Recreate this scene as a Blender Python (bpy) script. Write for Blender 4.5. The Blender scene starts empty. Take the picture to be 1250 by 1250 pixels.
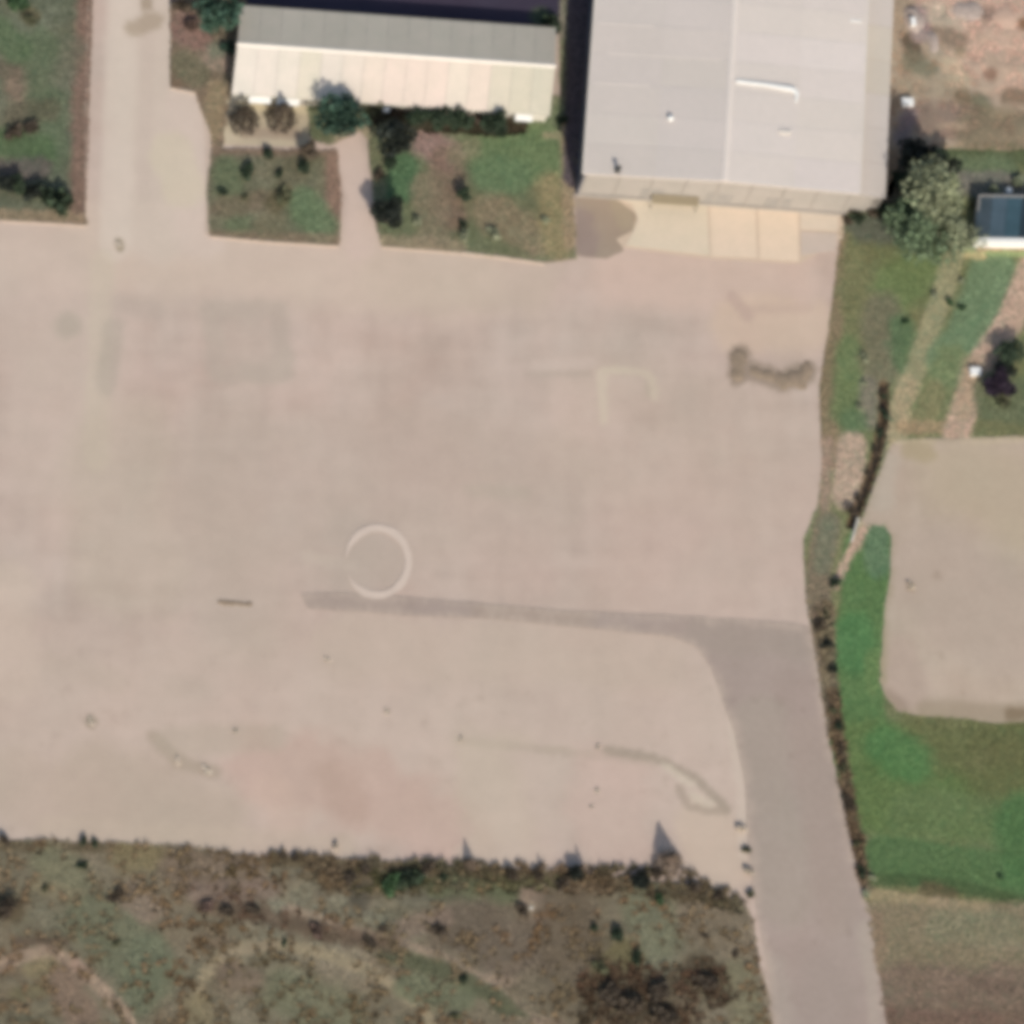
import bpy, math, random
import numpy as np
from mathutils import Vector
from mathutils.geometry import delaunay_2d_cdt

random.seed(7)
rng = np.random.default_rng(7)
scene = bpy.context.scene
col = scene.collection
R = math.radians

# ------------------------------------------------------------------ camera
S = 0.15                                    # metres per photo pixel at the image centre
LEAN = np.array([-0.20, -0.42, 1.0])        # the camera stands to the south-west of the place, high above it
DIST = 900.0
cdir = LEAN / np.linalg.norm(LEAN)
CAM = cdir * DIST
FWD = -cdir
RIGHT = np.cross(FWD, [0, 1, 0]); RIGHT /= np.linalg.norm(RIGHT)
# roll so that the ground's east-west direction lies level in the picture
UPV = np.cross(RIGHT, FWD)
e = np.array([1.0, 0, 0]); a = math.atan2(e @ UPV, e @ RIGHT)
RIGHT, UPV = (math.cos(a) * RIGHT + math.sin(a) * UPV, -math.sin(a) * RIGHT + math.cos(a) * UPV)
HALF = 625 * S / DIST                       # tan of half the field of view
cd = bpy.data.cameras.new('camera'); cam = bpy.data.objects.new('camera', cd); col.objects.link(cam)
cd.sensor_width = 36; cd.lens = 18 / HALF; cd.clip_start = 10; cd.clip_end = 20000
from mathutils import Matrix
M = Matrix([(RIGHT[i], UPV[i], -FWD[i], CAM[i]) for i in range(3)] + [(0, 0, 0, 1)])
cam.matrix_world = M
scene.camera = cam


def at(px, py, z=0.0):
    """the point of the place at height z seen at photo pixel (px, py)"""
    d = FWD + RIGHT * ((px - 625) / 625 * HALF) + UPV * ((625 - py) / 625 * HALF)
    return Vector(CAM + d * ((z - CAM[2]) / d[2]))


def atn(P, z=0.0):
    P = np.asarray(P, float)
    d = FWD[None] + RIGHT[None] * ((P[:, :1] - 625) / 625 * HALF) + UPV[None] * ((625 - P[:, 1:2]) / 625 * HALF)
    return (CAM[None] + d * ((z - CAM[2]) / d[:, 2:3]))[:, :2]


def px_of(W, z=0.0):
    W = np.asarray(W, float)
    v = np.concatenate([W, np.full((len(W), 1), z)], 1) - CAM[None]
    k = v @ FWD
    return np.stack([625 + (v @ RIGHT) / k / HALF * 625, 625 - (v @ UPV) / k / HALF * 625], 1)


# ------------------------------------------------------------------ light
g0, g1 = at(700, 240), at(677, 140)
shd = (g1 - g0).normalized()                # the way shadows fall on the ground
SUN_EL = R(34.5)
to_sun = Vector((-shd.x * math.cos(SUN_EL), -shd.y * math.cos(SUN_EL), math.sin(SUN_EL)))
sd = bpy.data.lights.new('sun', 'SUN'); sun = bpy.data.objects.new('sun', sd); col.objects.link(sun)
sd.energy = 3.7; sd.angle = R(0.55); sd.color = (1.0, 0.955, 0.89)
sun.rotation_euler = to_sun.to_track_quat('Z', 'Y').to_euler()
sun.location = (0, 0, 120)
w = bpy.data.worlds.new('World'); scene.world = w; w.use_nodes = True
nt = w.node_tree
sky = nt.nodes.new('ShaderNodeTexSky'); sky.sky_type = 'NISHITA'; sky.sun_disc = False
sky.sun_elevation = SUN_EL; sky.sun_rotation = math.atan2(to_sun.x, to_sun.y)
sky.air_density = 1.2; sky.dust_density = 2.0
nt.links.new(sky.outputs[0], nt.nodes['Background'].inputs[0])
nt.nodes['Background'].inputs[1].default_value = 0.13
scene.view_settings.view_transform = 'Standard'; scene.view_settings.look = 'None'
scene.view_settings.exposure = 0.0; scene.view_settings.gamma = 1.0
scene.view_settings.use_curve_mapping = False
scene.render.engine = 'CYCLES'
scene.cycles.use_denoising = True
scene.cycles.pixel_filter_type = 'BLACKMAN_HARRIS'
scene.cycles.filter_width = 6.2             # the soft optics of a picture taken from orbit

K = np.array([1.08, 1.09, 1.13])            # light that flat sunlit ground sends back per unit of colour


def lin(c):
    c = np.asarray(c, float) / 255
    return np.where(c <= 0.04045, c / 12.92, ((c + 0.055) / 1.055) ** 2.4)


def alb(c, k=1.0):
    """surface colour of ground that looks like sRGB c when lit flat"""
    return np.clip(lin(c) / K * k, 0.004, 0.85)


# ------------------------------------------------------------------ numpy noise
def vnoise(x, y, s, seed=0):
    x = np.asarray(x) / s; y = np.asarray(y) / s
    xi = np.floor(x).astype(np.int64); yi = np.floor(y).astype(np.int64)
    fx = x - xi; fy = y - yi
    fx = fx * fx * (3 - 2 * fx); fy = fy * fy * (3 - 2 * fy)

    def h(i, j):
        n = (i * 374761393 + j * 668265263 + seed * 1442695041) & 0xffffffff
        n = ((n ^ (n >> 13)) * 1274126177) & 0xffffffff
        n = n ^ (n >> 16)
        return (n & 0xffff) / 65535.0
    return (h(xi, yi) * (1 - fx) + h(xi + 1, yi) * fx) * (1 - fy) + (h(xi, yi + 1) * (1 - fx) + h(xi + 1, yi + 1) * fx) * fy


def fbm(x, y, s, seed=0, o=4):
    t = 0; a = 1; n = 0
    for k in range(o):
        t = t + a * vnoise(x, y, s / 2 ** k, seed + k * 17); n += a; a *= 0.55
    return t / n


def seg_dist(P, line):
    P = np.asarray(P); d = np.full(len(P), 1e9)
    L = [np.asarray(q, float) for q in line]
    if len(L) == 1: return np.hypot(*(P - L[0]).T)
    for a, b in zip(L[:-1], L[1:]):
        ab = b - a; t = np.clip(((P - a) @ ab) / (ab @ ab + 1e-9), 0, 1)
        d = np.minimum(d, np.hypot(*(P - (a + t[:, None] * ab)).T))
    return d


def inside(P, poly):
    P = np.asarray(P); r = np.zeros(len(P), bool); n = len(poly)
    for i in range(n):
        x0, y0 = poly[i]; x1, y1 = poly[(i + 1) % n]
        c = ((y0 > P[:, 1]) != (y1 > P[:, 1]))
        if y1 != y0:
            r ^= c & (P[:, 0] < (x1 - x0) * (P[:, 1] - y0) / (y1 - y0) + x0)
    return r


# ------------------------------------------------------------------ materials
def mat(name, base=(0.5, 0.5, 0.5), rough=0.9, attr=None, objcol=False, noises=(), bump=(), spec=0.25, metal=0.0):
    """noises: (scale in 1/m, contrast, hue shift); bump: (scale, distance)"""
    m = bpy.data.materials.new(name); m.use_nodes = True
    n = m.node_tree.nodes; l = m.node_tree.links; b = n['Principled BSDF']
    b.inputs['Roughness'].default_value = rough; b.inputs['Specular IOR Level'].default_value = spec
    b.inputs['Metallic'].default_value = metal
    tc = n.new('ShaderNodeTexCoord'); geo = n.new('ShaderNodeNewGeometry')
    if attr:
        a = n.new('ShaderNodeAttribute'); a.attribute_name = attr; cur = a.outputs['Color']
    else:
        a = n.new('ShaderNodeRGB'); a.outputs[0].default_value = (*base, 1); cur = a.outputs[0]

    def mul(c1, c2, fac=1.0):
        x = n.new('ShaderNodeMix'); x.data_type = 'RGBA'; x.blend_type = 'MULTIPLY'; x.inputs[0].default_value = fac
        l.new(c1, x.inputs[6]); l.new(c2, x.inputs[7]); return x.outputs[2]
    if objcol:
        o = n.new('ShaderNodeObjectInfo'); cur = mul(cur, o.outputs['Color'])
    for i, (sc, con, hue) in enumerate(noises):
        t = n.new('ShaderNodeTexNoise'); t.inputs['Scale'].default_value = sc; t.inputs['Detail'].default_value = 3
        l.new(geo.outputs['Position'], t.inputs['Vector'])
        r = n.new('ShaderNodeValToRGB'); r.color_ramp.elements[0].position = 0.3; r.color_ramp.elements[1].position = 0.7
        r.color_ramp.elements[0].color = (1 - con, 1 - con + hue, 1 - con, 1)
        r.color_ramp.elements[1].color = (1 + con, 1 + con - hue, 1 + con - hue, 1)
        l.new(t.outputs[0], r.inputs[0]); cur = mul(cur, r.outputs[0])
    l.new(cur, b.inputs['Base Color'])
    nrm = None
    for sc, dist in bump:
        t = n.new('ShaderNodeTexNoise'); t.inputs['Scale'].default_value = sc; t.inputs['Detail'].default_value = 4
        l.new(geo.outputs['Position'], t.inputs['Vector'])
        bp = n.new('ShaderNodeBump'); bp.inputs['Distance'].default_value = dist; bp.inputs['Strength'].default_value = 1
        l.new(t.outputs[0], bp.inputs['Height'])
        if nrm: l.new(nrm, bp.inputs['Normal'])
        nrm = bp.outputs[0]
    if nrm: l.new(nrm, b.inputs['Normal'])
    return m


MG = dict(
    yard=mat('compacted_earth', attr='tone', noises=((0.05, 0.025, 0.012), (0.35, 0.02, 0.0), (2.5, 0.05, 0.0)), bump=((1.5, 0.03), (6, 0.015))),
    road=mat('worn_asphalt', attr='tone', noises=((0.08, 0.02, 0.008), (0.9, 0.03, 0.0), (5, 0.05, 0.0)), bump=((6, 0.01),), rough=0.85),
    soil=mat('rough_soil', attr='tone', noises=((0.25, 0.07, 0.02), (1.2, 0.10, 0.0), (4, 0.10, 0.0)), bump=((0.8, 0.12), (3, 0.06))),
    grass=mat('turf', attr='tone', noises=((0.2, 0.06, 0.03), (1.0, 0.10, 0.0), (4, 0.12, 0.0)), bump=((1.2, 0.10), (5, 0.05))),
    blades=mat('grass_blades', attr='tone', noises=((1.5, 0.12, 0.0),), rough=0.8),
)


# ------------------------------------------------------------------ scene graph helpers
def link(o, parent=None, **kw):
    col.objects.link(o)
    if parent: o.parent = parent
    for k, v in kw.items(): o[k] = v
    return o


def empty(name, loc, **kw):
    o = bpy.data.objects.new(name, None); o.location = loc; o.empty_display_size = 0.5
    return link(o, None, **kw)


def mesh_from(name, V, F, material, cols=None, smooth=False):
    me = bpy.data.meshes.new(name); me.from_pydata([tuple(v) for v in V], [], [tuple(f) for f in F])
    if cols is not None:
        at_ = me.color_attributes.new('tone', 'FLOAT_COLOR', 'POINT')
        c = np.ones((len(V), 4), np.float32); c[:, :3] = cols; at_.data.foreach_set('color', c.ravel())
    if smooth: me.polygons.foreach_set('use_smooth', [True] * len(me.polygons))
    me.materials.append(material); me.update()
    return me


def objm(name, me, parent=None, loc=(0, 0, 0), **kw):
    o = bpy.data.objects.new(name, me); o.location = loc
    return link(o, parent, **kw)


class MB:
    def __init__(s): s.V = []; s.F = []

    def hexa(s, P):                         # 8 corners: bottom 4 ccw, top 4 ccw
        n = len(s.V); s.V += [tuple(p) for p in P]
        s.F += [tuple(n + i for i in f) for f in ((3, 2, 1, 0), (4, 5, 6, 7), (0, 1, 5, 4), (1, 2, 6, 5), (2, 3, 7, 6), (3, 0, 4, 7))]
        return s

    def box(s, x0, x1, y0, y1, z0, z1, f=lambda x, y, z: (x, y, z)):
        return s.hexa([f(x, y, z) for z in (z0, z1) for x, y in ((x0, y0), (x1, y0), (x1, y1), (x0, y1))])

    def tube(s, pts, rad, n=6, cap=True):
        base = len(s.V)
        for i, p in enumerate(pts):
            p = Vector(p); q = Vector(pts[min(i + 1, len(pts) - 1)]) - Vector(pts[max(i - 1, 0)])
            q.normalize(); a = q.orthogonal().normalized(); b = q.cross(a)
            for k in range(n):
                t = 2 * math.pi * k / n; v = p + (a * math.cos(t) + b * math.sin(t)) * rad[i]; s.V.append(tuple(v))
        for i in range(len(pts) - 1):
            for k in range(n):
                s.F.append((base + i * n + k, base + i * n + (k + 1) % n, base + (i + 1) * n + (k + 1) % n, base + (i + 1) * n + k))
        if cap:
            s.F.append(tuple(base + k for k in range(n))[::-1]); s.F.append(tuple(base + (len(pts) - 1) * n + k for k in range(n)))
        return s

    def dome(s, c, r, h, n=12, m=4, flat=1.0):
        base = len(s.V)
        for j in range(m):
            t = j / m * math.pi / 2
            for k in range(n):
                a_ = 2 * math.pi * k / n
                s.V.append((c[0] + r * math.cos(t) * math.cos(a_), c[1] + r * flat * math.cos(t) * math.sin(a_), c[2] + h * math.sin(t)))
        s.V.append((c[0], c[1], c[2] + h)); top = len(s.V) - 1
        for j in range(m - 1):
            for k in range(n):
                s.F.append((base + j * n + k, base + j * n + (k + 1) % n, base + (j + 1) * n + (k + 1) % n, base + (j + 1) * n + k))
        for k in range(n): s.F.append((base + (m - 1) * n + k, base + (m - 1) * n + (k + 1) % n, top))
        return s

    def build(s, name, material, parent=None, loc=(0, 0, 0), color=None, smooth=False, **kw):
        o = objm(name, mesh_from(name, s.V, s.F, material, smooth=smooth), parent, loc, **kw)
        if color is not None: o.color = (*color, 1)
        return o


# ------------------------------------------------------------------ painted-in ground colour (albedo, plus shade painted beside the buildings)
def tone(P, base, ops, var=(12, 6), seed=0, streak=0):
    """P photo-grid positions; ops: (line or point list, half width, soft edge, sRGB, strength[, raggedness])"""
    P = np.asarray(P, float); x, y = P.T
    c = np.tile(np.asarray(base, float), (len(P), 1))
    n1 = fbm(x, y, 130, seed) - 0.5; n2 = fbm(x, y, 26, seed + 5) - 0.5
    c += (n1 * var[0] * 2 + n2 * var[1] * 2)[:, None]
    if streak:
        c += ((fbm(x * 0.18, y, 16, seed + 71) + fbm(x, y * 0.22, 18, seed + 77) - 1.0) * streak * 2)[:, None]
        dk = np.clip(fbm(x, y, 14, seed + 83, 3) - 0.68, 0, 1) * np.clip((y - 760) / 60, 0, 1)
        c -= (dk * 85)[:, None]
    hue = (fbm(x, y, 70, seed + 9) - 0.5)[:, None]
    c += hue * np.array([9, -3, -4]) * (var[0] / 12)
    for k, op in enumerate(ops):
        line, hw, soft, rgb, st = op[:5]; rag = op[5] if len(op) > 5 else 0.5
        d = seg_dist(P, line)
        d = d + (fbm(x, y, max(hw, 8) * 1.2, seed + 31 + k, 3) - 0.5) * hw * rag * 2
        wgt = np.clip((hw + soft - d) / (soft + 1e-6) , 0, 1)
        wgt = wgt * wgt * (3 - 2 * wgt) * st
        if isinstance(rgb, (int, float)): c += wgt[:, None] * rgb
        else: c = c * (1 - wgt[:, None]) + (np.asarray(rgb) + (n2 * var[1])[:, None]) * wgt[:, None]
    return alb(np.clip(c, 12, 250))


def region(name, poly, z, base, ops=(), var=(12, 6), res=0.9, relief=0.0, rscale=3.0, jag=0.25, material='yard', seed=1,
           zf=None, kind='structure', edge=None, streak=0, **kw):
    W = atn(poly); n = len(W); pts = []
    for i in range(n):
        a_, b_ = W[i], W[(i + 1) % n]; L = np.hypot(*(b_ - a_)); m = max(1, int(L / res))
        for k in range(m):
            p = a_ + (b_ - a_) * k / m
            pts.append(p)
    B = np.array(pts)
    nx = (fbm(B[:, 0] + 50, B[:, 1], 3.0, seed + 3) - 0.5) * 2 * jag; ny = (fbm(B[:, 0], B[:, 1] + 90, 3.0, seed + 4) - 0.5) * 2 * jag
    B = B + np.stack([nx, ny], 1)
    lo, hi = B.min(0), B.max(0)
    gx, gy = np.meshgrid(np.arange(lo[0], hi[0], res), np.arange(lo[1], hi[1], res))
    G = np.stack([gx.ravel(), gy.ravel()], 1) + rng.uniform(-0.25, 0.25, (gx.size, 2)) * res
    keep = inside(G, [tuple(b) for b in B]); G = G[keep]
    Pg = px_of(G)
    vis = (Pg[:, 0] > -60) & (Pg[:, 0] < 1310) & (Pg[:, 1] > -60) & (Pg[:, 1] < 1310)
    G = G[vis | (rng.random(len(G)) < 0.04)]
    dmin = np.full(len(G), 1e9)
    for i in range(0, len(B), 1): dmin = np.minimum(dmin, (G[:, 0] - B[i, 0]) ** 2 + (G[:, 1] - B[i, 1]) ** 2)
    G = G[dmin > (res * 0.5) ** 2]; dmin = np.sqrt(dmin[dmin > (res * 0.5) ** 2])
    allp = [Vector(p) for p in B] + [Vector(p) for p in G]
    nb = len(B)
    vo, _, fo, *_ = delaunay_2d_cdt(allp, [(i, (i + 1) % nb) for i in range(nb)], [], 1, 1e-5, False)
    A = np.array([(v.x, v.y) for v in vo])
    PP = px_of(A)
    zz = np.full(len(A), float(z))
    if relief:
        e_ = np.minimum(1, seg_dist_fast(A, B) / 1.5)
        zz += relief * (fbm(A[:, 0], A[:, 1], rscale, seed + 11) - 0.3) * e_ * 1.6
    if zf is not None: zz += zf(PP)
    c = tone(PP, base, ops, var, seed, streak)
    if edge:                                # worn margin: the surface breaks up into its neighbour's soil
        rgb, wd, st = edge
        k_ = np.clip(1 - (seg_dist_fast(A, B) + (fbm(A[:, 0], A[:, 1], 2.5, seed + 61) - .5) * wd * 1.6) / wd, 0, 1)[:, None] * st
        c = c * (1 - k_) + alb(rgb) * k_
    F = []
    cen = np.array([(A[f[0]] + A[f[1]] + A[f[2]]) / 3 for f in fo]); ok = inside(cen, [tuple(b) for b in B])
    for f, k_ in zip(fo, ok):
        if not k_: continue
        a3 = [A[i] for i in f[:3]]
        s_ = (a3[1][0] - a3[0][0]) * (a3[2][1] - a3[0][1]) - (a3[1][1] - a3[0][1]) * (a3[2][0] - a3[0][0])
        F.append(tuple(f) if s_ > 0 else tuple(reversed(f)))
    me = mesh_from(name, np.column_stack([A, zz]), F, MG[material], c, smooth=True)
    return objm(name, me, kind=kind, **kw)


def seg_dist_fast(A, B):
    d = np.full(len(A), 1e9)
    for i in range(0, len(B), 2): d = np.minimum(d, (A[:, 0] - B[i, 0]) ** 2 + (A[:, 1] - B[i, 1]) ** 2)
    return np.sqrt(d)


def tufts(name, poly, n, z, base, ops, size=(0.25, 0.55), height=(0.08, 0.3), seed=3, dens=0.45, gain=1.38, label=None, zf=None,
          holes=(), blades=5, rgain=(1.12, 1.0, 1.03)):
    Q = np.array(poly, float); lo, hi = Q.min(0), Q.max(0)
    lo = np.maximum(lo, -40); hi = np.minimum(hi, 1290)
    r = np.random.default_rng(seed)
    P = r.uniform(lo, hi, (int(n * 2.2), 2)); P = P[inside(P, poly)]
    for h in holes: P = P[~inside(P, h)]
    P = P[fbm(P[:, 0], P[:, 1], 22, seed + 2) + r.random(len(P)) * 0.35 > dens][:n]
    W = atn(P); c = tone(P, base, ops, (20, 14), seed) * gain * np.array(rgain)
    N = len(P); k = blades
    ang = r.uniform(0, 2 * np.pi, (N, k)); sz = r.uniform(*size, (N, k)); ht = r.uniform(*height, (N, k))
    ca, sa = np.cos(ang), np.sin(ang); zb = z + (zf(P) if zf is not None else 0) + np.zeros(N)
    w_ = sz * 0.32
    V = np.zeros((N, k, 3, 3))
    for j, (u, v_, hh) in enumerate(((0.0, -1, 0.0), (0.0, 1, 0.0), (1.0, 0, 1.0))):
        V[:, :, j, 0] = W[:, 0, None] + ca * sz * u - sa * w_ * v_
        V[:, :, j, 1] = W[:, 1, None] + sa * sz * u + ca * w_ * v_
        V[:, :, j, 2] = zb[:, None] + ht * hh + 0.01
    cc = np.repeat(c[:, None, :] * r.uniform(0.75, 1.3, (N, k, 1)), 3, axis=1).reshape(-1, 3)
    me = bpy.data.meshes.new(name); V = V.reshape(-1, 3); nv = len(V)
    me.vertices.add(nv); me.vertices.foreach_set('co', V.ravel().astype(np.float32))
    me.loops.add(nv); me.loops.foreach_set('vertex_index', np.arange(nv, dtype=np.int32))
    me.polygons.add(nv // 3); me.polygons.foreach_set('loop_start', np.arange(0, nv, 3, dtype=np.int32))
    me.update(calc_edges=True)
    a_ = me.color_attributes.new('tone', 'FLOAT_COLOR', 'POINT'); q = np.ones((nv, 4), np.float32); q[:, :3] = cc
    a_.data.foreach_set('color', q.ravel()); me.materials.append(MG['blades'])
    return objm(name, me, kind='stuff', label=label, category='grass')


# ------------------------------------------------------------------ THE GROUND
BIG = 6000
DITCH = [(1079, 470), (1079, 512), (1069, 560), (1053, 606), (1040, 640)]
hole = [tuple(v) for v in atn([(-250, -250), (1500, -250), (1500, 1500), (-250, 1500)])]
V = [(-BIG, -BIG, -0.35), (BIG, -BIG, -0.35), (BIG, BIG, -0.35), (-BIG, BIG, -0.35)] + [(x, y, -0.35) for x, y in (hole[3], hole[2], hole[1], hole[0])]
F = [(0, 1, 5, 4), (1, 2, 6, 5), (2, 3, 7, 6), (3, 0, 4, 7)]
gm = mat('countryside_soil', tuple(alb((128, 118, 95))), noises=((0.01, 0.2, 0.05), (0.08, 0.15, 0.03)), bump=((0.5, 0.2),))
objm('ground', mesh_from('ground', V, F, gm), kind='structure')

YARD_BASE = (192, 172, 159)
yard_ops = [
    # broad tones of the worn surface
    ([(30, 300), (120, 300), (330, 320), (560, 335)], 28, 50, (205, 185, 168), 0.75),
    ([(190, -60), (190, 260)], 45, 25, (204, 187, 172), 0.9, 0.2),
    ([(152, -50), (140, 300)], 14, 10, (211, 195, 180), 0.7, 0.2),
    ([(182, -50), (176, 240)], 5, 6, (198, 180, 166), 0.6, 0.2),
    ([(163, 35), (190, 25)], 7, 7, (168, 150, 130), 0.75),
    ([(180, 0), (180, 6)], 5, 4, (150, 132, 110), 0.6),
    ([(235, 125), (245, 280)], 26, 14, (207, 188, 174), 0.8),
    ([(210, 190), (225, 230)], 20, 12, (206, 192, 168), 0.6),
    ([(40, 330), (75, 420), (70, 560)], 45, 45, (199, 180, 166), 0.6),
    ([(124, 320), (118, 560)], 10, 10, (200, 186, 165), 0.45),
    ([(138, 400), (130, 470)], 7, 12, (178, 164, 150), 0.6),
    ([(148, 372), (190, 380)], 6, 14, (180, 165, 152), 0.4),
    ([(82, 396)], 10, 14, (180, 166, 151), 0.8),
    ([(145, 295), (147, 304)], 3, 4, (165, 150, 130), 0.9),
    ([(255, 378), (340, 378), (345, 455), (265, 455), (258, 390)], 6, 12, (178, 164, 150), 0.5, 0.6),
    ([(280, 400), (325, 440)], 22, 18, (183, 168, 154), 0.5, 0.5),
    ([(420, 160), (440, 240), (440, 300)], 14, 8, (206, 184, 170), 0.8, 0.2),
    ([(480, 340), (640, 340)], 25, 30, (196, 178, 160), 0.5),
    ([(150, 560), (160, 690)], 45, 50, (187, 172, 153), 0.4),
    ([(300, 600), (620, 600)], 70, 60, (185, 167, 153), 0.55),
    ([(760, 520), (930, 560)], 60, 60, (194, 175, 158), 0.3),
    ([(760, 340), (960, 350)], 22, 30, (205, 180, 165), 0.7),
    ([(905, 395), (985, 400)], 22, 24, (206, 182, 160), 0.6),
    ([(893, 362), (912, 385)], 4, 7, (182, 158, 146), 0.6),
    ([(915, 378), (985, 376)], 3, 6, (188, 164, 150), 0.5),
    ([(790, 700), (980, 640)], 60, 60, (192, 170, 156), 0.5),
    ([(902, 434), (900, 458)], 9, 7, (146, 130, 114), 0.85), ([(915, 452), (955, 466), (984, 455)], 9, 8, (148, 132, 116), 0.85),
    ([(735, 455), (737, 512)], 4, 4, (204, 188, 168), 0.75, 0.2),
    ([(655, 447), (720, 443)], 5, 5, (200, 181, 168), 0.6, 0.3),
    ([(645, 457), (720, 457)], 2, 4, (178, 162, 148), 0.5, 0.3),
    ([(742, 452), (788, 454), (797, 464), (800, 485)], 3, 3, (202, 187, 166), 0.7, 0.2),
    ([(790, 470), (790, 482)], 2, 4, (178, 164, 146), 0.5),
    ([(10, 720), (5, 780), (20, 820)], 22, 26, (201, 183, 166), 0.6),
    ([(65, 810), (145, 832)], 8, 12, (178, 162, 146), 0.45),
    ([(215, 838), (240, 838)], 8, 12, (177, 160, 146), 0.45),
    ([(275, 620), (300, 760)], 25, 60, (184, 167, 152), 0.5),
    ([(375, 680), (430, 690)], 4, 6, (196, 180, 164), 0.45),
    ([(420, 650), (480, 690), (430, 700)], 18, 14, (183, 167, 154), 0.45),
    # south strip
    ([(0, 900), (420, 900), (860, 900)], 90, 70, (196, 177, 162), 0.5),
    ([(420, 790), (800, 800)], 25, 30, (193, 174, 158), 0.6),
    ([(560, 905), (640, 912), (800, 930)], 3, 5, (172, 157, 140), 0.5),
    ([(330, 940), (440, 960), (540, 1020)], 26, 44, (190, 160, 146), 0.5, 1.0),
    ([(330, 965), (350, 1000)], 10, 26, (200, 174, 158), 0.5, 1.0),
    ([(405, 950), (430, 985)], 10, 26, (178, 152, 137), 0.5, 1.0),
    ([(600, 950), (620, 1040)], 30, 34, (195, 178, 160), 0.6, 1.0),
    ([(740, 960), (760, 1030)], 30, 34, (199, 173, 160), 0.5, 1.0),
    ([(860, 1010), (880, 1060)], 24, 20, (198, 178, 160), 0.8),
    ([(120, 960), (250, 1000)], 32, 40, (180, 163, 146), 0.7),
    ([(20, 960), (100, 990)], 30, 30, (187, 168, 152), 0.6),
    ([(60, 1012), (420, 1035)], 10, 14, (190, 172, 154), 0.6),
    ([(740, 915), (800, 925), (850, 950), (888, 988)], 3, 5, (160, 146, 130), 0.75),
    ([(828, 962), (840, 985), (885, 992)], 3, 4, (166, 150, 134), 0.7),
    ([(812, 935), (845, 958)], 3, 3, (205, 192, 172), 0.6),
    ([(845, 970), (868, 982)], 4, 3, (204, 190, 170), 0.6),
    ([(895, 880), (905, 960), (908, 1040)], 5, 4, (204, 188, 172), 0.6, 0.2),
    ([(110, 880), (112, 882)], 5, 5, (150, 136, 118), 0.7),
    ([(188, 900), (218, 930), (262, 942)], 5, 8, (165, 150, 132), 0.6),
    ([(210, 905), (330, 900)], 10, 16, (176, 162, 144), 0.4),
    ([(575, 598), (640, 602)], 4, 10, (178, 164, 148), 0.4),
]
yard_poly = [(-240, -240), (1060, -240), (1060, 250), (1027, 300), (1022, 350), (1013, 420), (1004, 470), (1008, 560), (1003, 620), (985, 660),
             (988, 740), (996, 775), (1010, 880), (1032, 985), (1050, 1070), (1064, 1100), (1085, 1240), (1100, 1490), (925, 1490), (920, 1250), (905, 1105),
             (870, 1086), (820, 1080), (700, 1072), (560, 1062), (420, 1056), (300, 1048), (160, 1036), (0, 1030), (-240, 1026)]
region('yard', yard_poly, 0.0, YARD_BASE, yard_ops, var=(7, 4.5), res=0.75, relief=0.05, rscale=8, jag=0.35, seed=2, streak=6)

road_poly = [(366, 724), (430, 724), (500, 729), (600, 738), (700, 746), (850, 753), (960, 760), (988, 765), (996, 800), (1006, 870), (1020, 940),
             (1036, 1010), (1050, 1080), (1062, 1110), (1072, 1180), (1083, 1250), (1100, 1490), (955, 1490), (946, 1260), (937, 1180), (925, 1120),
             (914, 1040), (910, 960), (898, 900), (884, 860), (868, 815), (850, 790), (820, 778), (740, 770), (600, 756), (500, 752), (375, 743)]
road_ops = [([(345, 734), (360, 735)], 12, 45, (189, 170, 156), 1.0, 0.2), ([(370, 734), (440, 736)], 14, 60, (166, 149, 138), 0.8), ([(600, 746), (700, 752)], 8, 30, (168, 150, 134), 0.5),
            ([(860, 770), (985, 780)], 14, 20, (160, 146, 134), 0.6), ([(930, 880), (960, 1100)], 20, 25, (166, 154, 140), 0.5),
            ([(985, 900), (1020, 1120)], 12, 20, (164, 147, 135), 0.6), ([(1000, 1200), (1030, 1300)], 20, 30, (162, 146, 136), 0.7),
            ([(945, 1180), (955, 1260)], 10, 12, (170, 156, 144), 0.6), ([(1055, 1130), (1070, 1260)], 5, 6, (176, 162, 148), 0.6)]
region('access_road', road_poly, 0.10, (165, 148, 138), road_ops, var=(4, 3), res=0.9, jag=0.18, material='road', seed=6, edge=((184, 166, 152), 1.6, 0.9), streak=3)

# the pale ring worn into the yard: an open ring, wider and stronger on the east side
V = []; F = []; n = 72; cx, cy = 460.5, 685.5
for i in range(n + 1):
    t = R(202) + R(336) * i / n                      # a gap is left at the west-north-west
    k = min(1, i / 9, (n - i) / 9) * (0.8 + 0.35 * vnoise(i, 0, 5, 3))
    for rr in (38 + 4.6 * k + 0.4, 38 - 4.4 * k):
        p = at(cx + rr * math.cos(t) * 1.0, cy - rr * math.sin(t) * 1.07, 0.13); V.append(tuple(p))
for i in range(n): F.append((2 * i + 1, 2 * i, 2 * i + 2, 2 * i + 3))
mring = mat('pale_worn_line', tuple(alb((205, 187, 173))), noises=((0.4, 0.04, 0.0), (2.5, 0.06, 0.0)))
objm('painted_ring', mesh_from('painted_ring', V, F, mring), kind='structure')

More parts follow.
